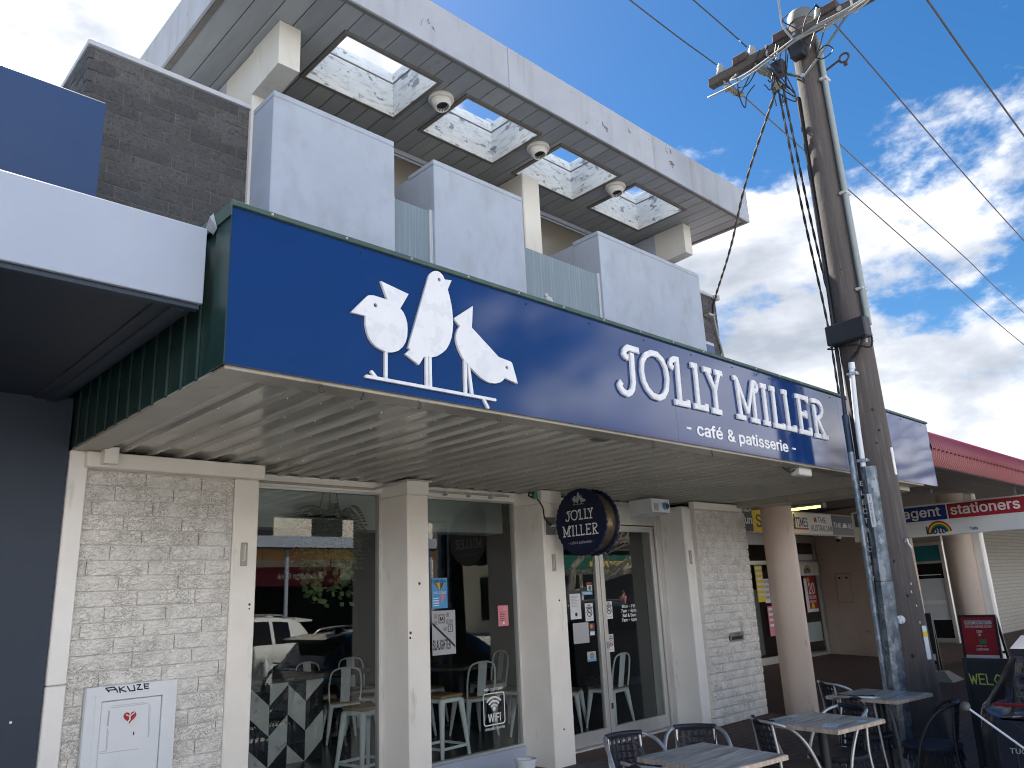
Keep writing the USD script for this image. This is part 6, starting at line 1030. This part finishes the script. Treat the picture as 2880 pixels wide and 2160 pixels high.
# ================================================================ vehicles
def spline(xs, ys, q): 
    from scipy.interpolate import PchipInterpolator
    return PchipInterpolator(xs, ys)(q)
def make_car(name, label, loc, rz, look, lit=False, bar=False, H=1.62, L=4.55, W=1.86, words=(), HB=None):
    """an SUV lofted from stations along its length; the rear end at x = 0, the nose at x = L"""
    t = thing(name, label, 'car', loc, rotz=rz, local=True); s = L/4.55; HB = HB or H
    X = np.array([0, .03, .10, .22, .42, .70, 1.1, 1.7, 2.3, 2.75, 3.1, 3.35, 3.6, 4.0, 4.3, 4.45, 4.52, 4.55])*s
    top = np.array([1.02, 1.06, 1.16, 1.34, 1.52, 1.585, 1.615, 1.62, 1.59, 1.50, 1.31, 1.15, 1.07, 1.01, .93, .86, .78, .70])*H/1.62
    belt = np.array([.98, 1.0, 1.02, 1.03, 1.035, 1.035, 1.03, 1.02, 1.01, 1.0, .995, .99, .985, .95, .88, .80, .72, .62])*HB/1.62
    wid = np.array([.76, .83, .88, .905, .925, .93, .93, .925, .925, .925, .925, .92, .91, .88, .82, .74, .66, .58])*W/1.86
    wtop = np.array([.70, .70, .69, .68, .665, .66, .66, .66, .66, .66, .68, .74, .78, .76, .70, .62, .55, .48])*W/1.86
    bot = np.array([.40, .36, .31, .27, .25, .24, .24, .24, .24, .24, .24, .24, .24, .25, .27, .30, .34, .40])
    xs = np.unique(np.concatenate([np.linspace(0, .5, 16), np.linspace(.5, 4.2, 56), np.linspace(4.2, 4.55, 12)]))*s
    T_, B_, Wd, Wt, Bo = (spline(X, a, xs) for a in (top, belt, wid, wtop, bot)); n = 29; V = []
    for i, x in enumerate(xs):
        b, tp = B_[i], max(T_[i], B_[i]+.015)
        pts = [(.78*Wd[i], Bo[i]), (.93*Wd[i], Bo[i]+.05), (.985*Wd[i], .42+.0*b), (1.0*Wd[i], .62), (1.0*Wd[i], .78*b+.1), (.985*Wd[i], b-.04), (.965*Wd[i], b)]
        pts += [(Wd[i]*.955*(1-q)+Wt[i]*q, b+(tp-b-.03)*(q**.92)) for q in (.12, .3, .5, .7, .88)]+[(Wt[i]*.96, tp-.022), (Wt[i]*.78, tp), (0, tp+.018)]
        V.append([(x, y, z) for y, z in pts]+[(x, -y, z) for y, z in pts[-2::-1]])
    V = np.array(V); m = V.shape[1]; P = V.reshape(-1, 3); F = []
    for i in range(len(xs)-1):
        for j in range(m-1): a = i*m+j; F.append((a, a+m, a+m+1, a+1))
        F.append((i*m+m-1, i*m+2*m-1, (i+1)*m, i*m))
    F = np.array(F); C = P[F].mean(1); jj = np.tile(np.arange(m), len(xs)-1); ii = np.repeat(np.arange(len(xs)-1), m)
    bb, tt = np.interp(C[:, 0], xs, B_), np.interp(C[:, 0], xs, T_); up_ = C[:, 2] > bb+.035; g = np.zeros(len(F), int)
    sidej = ((jj >= 7) & (jj <= 10)) | ((jj >= m-12) & (jj <= m-9))
    x_ = C[:, 0]/s
    g[sidej & (x_ > .62) & (x_ < 2.95) & ~((x_ > 1.72) & (x_ < 1.80)) & ~((x_ > .98) & (x_ < 1.05))] = 1
    rearj = (jj >= 11) & (jj <= m-13)
    if bar: g[((jj >= 7) & (jj <= 10) | (jj >= m-12) & (jj <= m-9)) & (x_ > .07) & (x_ < .46) & up_] = 2
    g[rearj & (x_ > .075) & (x_ < .40) & (np.abs(C[:, 1]) < .66*W/1.86)] = 2
    g[rearj & (x_ > 2.62) & (x_ < 3.28) & (np.abs(C[:, 1]) < .68*W/1.86)] = 3
    cap0 = [(j, j+1, m-1-j-1, m-1-j) for j in range(m//2-1)]+[(m//2-1, m//2, m//2+1, m//2+1)]; e0 = (len(xs)-1)*m; cap1 = [(e0+j, e0+m-1-j, e0+m-2-j, e0+j+1) for j in range(m//2-1)]
    body = np.vstack([F[g == 0], cap0, cap1]); tri = lambda q: np.vstack([q[:, [0, 1, 2]], q[:, [0, 2, 3]]])
    def sub(q): u, inv = np.unique(q, return_inverse=True); return trimesh.Trimesh(P[u], tri(inv.reshape(q.shape)), process=False)
    bt = trimesh.Trimesh(P, tri(body), process=False); bt.update_faces(bt.nondegenerate_faces()); bt.remove_unreferenced_vertices(); bt.fix_normals()
    part(t, 'body', bt, look, smooth=32)
    for k, nm in ((1, 'side_windows'), (2, 'rear_window'), (3, 'windscreen')):
        w_ = sub(F[g == k]); part(t, nm, w_, 'car_glass', smooth=45)
    for x, sd in ((.86*s, 1), (.86*s, -1), (3.62*s, 1), (3.62*s, -1)):
        wh = part(t, 'wheel', move(rot(lathe([(.20, -.10), (.31, -.11), (.345, -.08), (.345, .08), (.31, .11), (.20, .10)], 32), math.pi/2, (1, 0, 0)), (x, sd*.81*W/1.86, .345)), 'tyre', smooth=40)
        part(wh, 'rim', [move(rot(lathe([(0, .03), (.05, .04), (.19, .10), (.215, .095), (.215, -.08), (0, -.08)], 32), -sd*math.pi/2, (1, 0, 0)), (x, sd*.81*W/1.86, .345))]+[move(rot(rot(box(.03, .20, -.022, .022, .05, .105, .006), k*2*math.pi/5), -sd*math.pi/2, (1, 0, 0)), (x, sd*.81*W/1.86, .345)) for k in range(5)], 'steel')
        part(t, 'wheel_arch', move(rot(lathe([(.345, -.02), (.40, -.02), (.40, .02), (.345, .02)], 40), math.pi/2, (1, 0, 0)), (x, sd*.918*W/1.86, .36)), 'black_plastic')
    zb = (1.06 if bar else .93)*HB/1.62
    if bar: part(t, 'light_bar', box(-.010, .03, -.74, .74, zb-.010, zb+.010, .005), 'dark_red')
    else:
        for sd in (1, -1): tl = part(t, 'tail_light', box(-.006, .16, sd*.60-.16*0-(.0 if sd > 0 else .26), sd*.60+(.26 if sd > 0 else 0), zb-.09, zb+.05, .03), 'red_lens'); (part(tl, 'lit_lamp', box(-.010, .02, sd*.74-.05, sd*.74+.05, zb-.04, zb+.015, .01), 'red_lamp') if lit else None)
    zs = 1.50*H/1.62
    part(t, 'spoiler', trimesh.Trimesh([(x, y*sy, z) for sy in (1, -1) for x, y, z in ((.06, .60, zs-.02), (.06, .60, zs+.015), (.45, .62, zs+.075), (.45, .62, zs-.02))]).convex_hull, look)
    part(t, 'spoiler_underside', box(.08, .40, -.58, .58, zs-.032, zs-.022), 'black_plastic')
    for sd in (1, -1): part(t, 'roof_rail', tube(smoothline([(.62*s, sd*.60, zs+.06), (.80*s, sd*.60, zs+.135), (1.6*s, sd*.60, zs+.155), (2.35*s, sd*.61, zs+.12), (2.5*s, sd*.61, zs+.06)], 24), .016, 8), 'steel', smooth=50)
    part(t, 'fin_aerial', trimesh.Trimesh([(.62, -.02, zs+.09), (.62, .02, zs+.09), (.82, .02, zs+.10), (.82, -.02, zs+.10), (.64, 0, zs+.17)]).convex_hull, look)
    part(t, 'bumper', [box(-.03, .10, -.74, .74, .42, .52, .02), box(-.02, .06, -.62, .62, .30, .42, .02)], 'black_plastic')
    part(t, 'number_plate', box(-.014, -.008, -.19, .19, .60, .72), 'paper_white')
    for sd in (1, -1): part(t, 'door_mirror', move(trimesh.Trimesh(trimesh.creation.icosphere(2, 1).vertices*[.07, .11, .07], trimesh.creation.icosphere(2, 1).faces), (2.75*s, sd*1.0, 1.05)), look, smooth=True); part(t, 'headlight', box(4.28*s, 4.42*s, sd*.62-.12, sd*.62+.12, .72, .82, .03), 'lamp_white')
    for nm, m_, lk in words: part(t, nm, m_, lk)
    return t
CARX, CARY, CARZ = 6.09, 1.09, -.32
tuc = make_car('parked_car', 'dark grey parked car cut off by the right edge, red light bar across its tail', (CARX, CARY, CARZ), 0, 'car_dark', bar=True, H=1.535, HB=1.67,
    words=[('badge', text('TUCSON', .030, LEFT(-.003, .70, .80), w=.20, bold=True, slant=.12), 'steel'), ('tailgate_seam', box(-.0035, .01, .655, .662, .42, .86), 'black_plastic'), ('tailgate_seam', box(-.0035, .01, -.662, -.655, .42, .86), 'black_plastic')])
el = part(tuc, 'window_lettering', [put(text(c, .055, np.eye(4), d=.002), np.array([[0, 0, -1, 0.0], [-1, 0, 0, 0], [0, 1, 0, 0], [0, 0, 0, 1.0]])@np.array([[0, -1, 0, -.57], [1, 0, 0, 1.13+i*.062], [0, 0, 1, 0.0], [0, 0, 0, 1.0]])) for i, c in enumerate('ELITE'[::1])], 'decal_grey')
mp = UsdGeom.Mesh(el.prim); q = np.array(mp.GetPointsAttr().Get()); zz_ = q[:, 2]; q[:, 0] += .085+np.clip((zz_-1.10)/.34, 0, 1)*.24-.012; mp.GetPointsAttr().Set(Vt.Vec3fArray.FromNumpy(q.astype(np.float32)))
ae = thing('whip_aerial', 'thin pale rod with a dark ball tip slanting across the tail of the dark car', 'aerial', (5.9, 1.9, .7))
tip, mid_, base_ = np.array([5.90, 1.930, .763]), np.array([5.95, 1.66, .535]), np.array([6.07, 1.10, .10])
part(ae, 'rod', tube([base_, mid_, tip], .0075, 8), 'white_plastic', smooth=60); part(ae, 'ball', move(trimesh.creation.icosphere(2, .030), tip+[0, .015, .012]), 'cap_dark', smooth=True); part(ae, 'foot', box(6.03, 6.09, 1.06, 1.14, .06, .15, .01), 'black_plastic')
make_car('parked_car', 'dark grey car with a red tail light mirrored in the second window', (11.0, .95, CARZ), 0.0, 'car_grey', lit=True, H=1.75, L=4.2)
make_car('passing_car', 'white car mirrored in the first window', (8.55, -3.3, -.22), math.pi, 'car_white', H=1.66, L=4.6)

# ================================================================ across the street, seen in the reflections
def shopfront(name, label, x0, x1, y, h, look):
    t = thing(name, label, 'building', ((x0+x1)/2, y, -.06)); part(t, 'wall', box(x0, x1, y-8, y, -.06, h), look); return t
b1 = shopfront('shop_across', 'bank across the street with a white and orange awning, mirrored in the cafe windows', 6, 24, -18.5, 6.5, 'far_cream')
part(b1, 'awning_fascia', box(8, 23, -14.0, -13.9, 3.66, 4.05), 'neighbour_white'); part(b1, 'awning_band', [box(8.3+i*2.4, 10.67+i*2.4, -14.35, -14.25, 3.22, 3.62) for i in range(6)], 'far_orange'); part(b1, 'awning_deck', box(8, 23, -18.5, -14.0, 3.62, 3.72), 'far_dark')
part(b1, 'shop_glazing', box(6.5, 23.5, -18.48, -18.40, .3, 2.6), 'car_glass'); part(b1, 'post', [cyl((x, -14.2, -.06), (x, -14.2, 3.6), .07, 12) for x in (9, 14, 20.5)], 'neighbour_white')
for i in range(5): part(b1, 'upper_window', box(7.5+i*3.3, 9+i*3.3, -18.5, -18.44, 4.5, 5.9), 'far_dark')
bk_ = thing('bank_sign', 'maroon bank sign hanging under the awning across the street', 'sign', (14.5, -15.5, 2.4)); part(bk_, 'board', box(11.2, 17.0, -15.6, -15.5, 2.35, 3.05), 'far_maroon'); part(bk_, 'print', text('Bendigo Bank', .20, BACK(15.9, -15.498, 2.62), w=1.6, bold=True), 'print_white'); part(bk_, 'emblem', box(16.05, 16.22, -15.5, -15.496, 2.62, 2.86), 'print_white'); part(bk_, 'hangers', [cyl((x, -15.55, 3.05), (x, -15.55, 3.62), .03, 6) for x in (11.6, 16.6)], 'far_dark')
b2 = shopfront('shop_across', 'low brick shop across the street left of the bank', -24, 6, -18.5, 5.2, 'far_brick')
part(b2, 'awning', box(-24, 6, -18.5, -14.2, 3.2, 3.6), 'far_cream'); part(b2, 'shop_glazing', box(-23, 5, -18.48, -18.4, .4, 2.6), 'car_glass')
b3 = shopfront('pub', 'two storey pub with a balcony and green awning, mirrored in the cafe doors', 25.5, 48, -18.5, 8.5, 'far_cream')
part(b3, 'green_awning', trimesh.Trimesh([(x, y, z) for x in (26, 47) for y, z in ((-18.4, 4.0), (-14.6, 3.35), (-14.6, 2.75), (-14.75, 2.75))]).convex_hull, 'far_green'); part(b3, 'print', text('agans', .36, BACK(37.2, -14.595, 2.88), w=1.9, bold=True), 'gold_print'); part(b3, 'yellow_band', box(31, 34.2, -14.595, -14.58, 2.88, 3.16), 'gold_print')
part(b3, 'balcony_floor', box(26, 47, -18.5, -15.2, 4.3, 4.5), 'far_maroon'); part(b3, 'balusters', [box(26+i*.25, 26.06+i*.25, -15.3, -15.24, 4.5, 5.5) for i in range(84)]+[box(26, 47, -15.32, -15.22, 5.5, 5.58)], 'far_dark', kind='stuff'); part(b3, 'glazing', box(27, 46, -18.48, -18.40, .5, 2.6), 'car_glass')
part(b3, 'post', [box(x-.06, x+.06, -15.3, -15.18, -.06, 7.5) for x in (26.1, 31, 36, 41, 46.9)], 'far_cream'); part(b3, 'roof', box(25.3, 48.2, -26.6, -15.0, 7.5, 8.6), 'far_brick')
b4 = shopfront('shop_across', 'plain cream shops farther along across the street', 49, 90, -18.5, 6.0, 'far_cream'); part(b4, 'awning', box(49, 90, -18.5, -14.2, 3.1, 3.5), 'red_iron'); part(b4, 'glazing', box(50, 89, -18.48, -18.4, .4, 2.6), 'car_glass')
b5 = shopfront('shop_across', 'plain brick shops farther back across the street', -70, -25, -18.5, 6.4, 'far_brick'); part(b5, 'glazing', box(-69, -26, -18.48, -18.4, .4, 2.6), 'car_glass')
def tree(name, label, x, y, h, seed, z0=-.1, depth=5):
    t = thing(name, label, 'tree', (x, y, z0)); rg = np.random.default_rng(seed); tr, lim = [], []
    def grow(p, d, L_, r, k):
        n = 5; pts = [p]; q = p.copy(); dd = d.copy()
        for i in range(n): dd = dd+rg.normal(size=3)*.10; dd /= np.linalg.norm(dd); q = q+dd*L_/n; pts.append(q.copy())
        (tr if k == 0 else lim).append(tube(pts, np.linspace(r, r*.66, n+1), 8 if k < 2 else 5 if k < 4 else 4))
        if k < depth:
            for _ in range(3 if k < 4 else 2):
                nd = dd+rg.normal(size=3)*(.55 if k else .6); nd[2] = abs(nd[2])*.8+.12; nd /= np.linalg.norm(nd); grow(q if rg.random() < .6 else pts[3].copy(), nd, L_*rg.uniform(.6, .82), r*.6, k+1)
    grow(np.array([x, y, z0]), np.array([.05, 0, 1.0]), h*.3, h*.026, 0)
    part(t, 'trunk', tr, 'plane_bark', smooth=50); part(t, 'bare_crown', lim, 'plane_bark', smooth=50); return t
tree('plane_tree', 'bare plane tree on the kerb mirrored in the right end of the sign', 17.5, 1.2, 8.5, 4)
tree('plane_tree', 'pale trunked bare tree across the street mirrored in the left door leaf', 26.5, -12.4, 9.5, 12)
# ---------------------------------------------------------------- a person walking across the street
import manifold3d
def figure(joints, bones, refine=.02):
    M_ = None
    for a, b in bones:
        s_ = [manifold3d.Manifold.sphere(joints[k][3], 20).translate(joints[k][:3]) for k in (a, b)]
        h = manifold3d.Manifold.batch_hull(s_); M_ = h if M_ is None else M_+h
    m = M_.to_mesh(); return trimesh.Trimesh(m.vert_properties[:, :3], m.tri_verts)
pe = thing('person', 'person walking in a red top and light trousers, mirrored in the door glass', 'person', (32.6, -13.9, -.06), rotz=.1, local=True)
J = {'pel': (0, 0, .93, .12), 'chest': (.02, 0, 1.25, .145), 'neck': (.03, 0, 1.45, .055), 'head': (.06, 0, 1.60, .095), 'chin': (.09, 0, 1.54, .07), 'shl': (.02, .18, 1.38, .055), 'shr': (.02, -.18, 1.38, .055), 'ell': (-.10, .22, 1.12, .042), 'elr': (.10, -.22, 1.12, .042), 'wrl': (-.02, .23, .90, .032), 'wrr': (.28, -.20, .98, .032), 'hal': (.02, .23, .83, .035), 'har': (.35, -.19, 1.0, .035), 'hil': (0, .09, .90, .09), 'hir': (0, -.09, .90, .09), 'knl': (.18, .10, .50, .06), 'knr': (-.06, -.10, .48, .06), 'anl': (.26, .10, .09, .042), 'anr': (-.34, -.10, .16, .042), 'tol': (.42, .10, .04, .035), 'tor': (-.24, -.10, .05, .035)}
part(pe, 'body', figure(J, [('head', 'chin'), ('neck', 'head'), ('neck', 'chest'), ('ell', 'wrl'), ('elr', 'wrr'), ('wrl', 'hal'), ('wrr', 'har'), ('anl', 'tol'), ('anr', 'tor')]), 'skin', smooth=60)
part(pe, 'top', figure({k: (*v[:3], v[3]+.012) for k, v in J.items()}, [('pel', 'chest'), ('chest', 'shl'), ('chest', 'shr'), ('shl', 'ell'), ('shr', 'elr')]), 'shirt', smooth=60)
part(pe, 'trousers', figure({k: (*v[:3], v[3]+.014) for k, v in J.items()}, [('pel', 'hil'), ('pel', 'hir'), ('hil', 'knl'), ('hir', 'knr'), ('knl', 'anl'), ('knr', 'anr')]), 'trousers', smooth=60)
part(pe, 'hair', figure({'a': (.03, 0, 1.63, .10), 'b': (-.05, 0, 1.52, .05)}, [('a', 'b')]), 'hair', smooth=60)
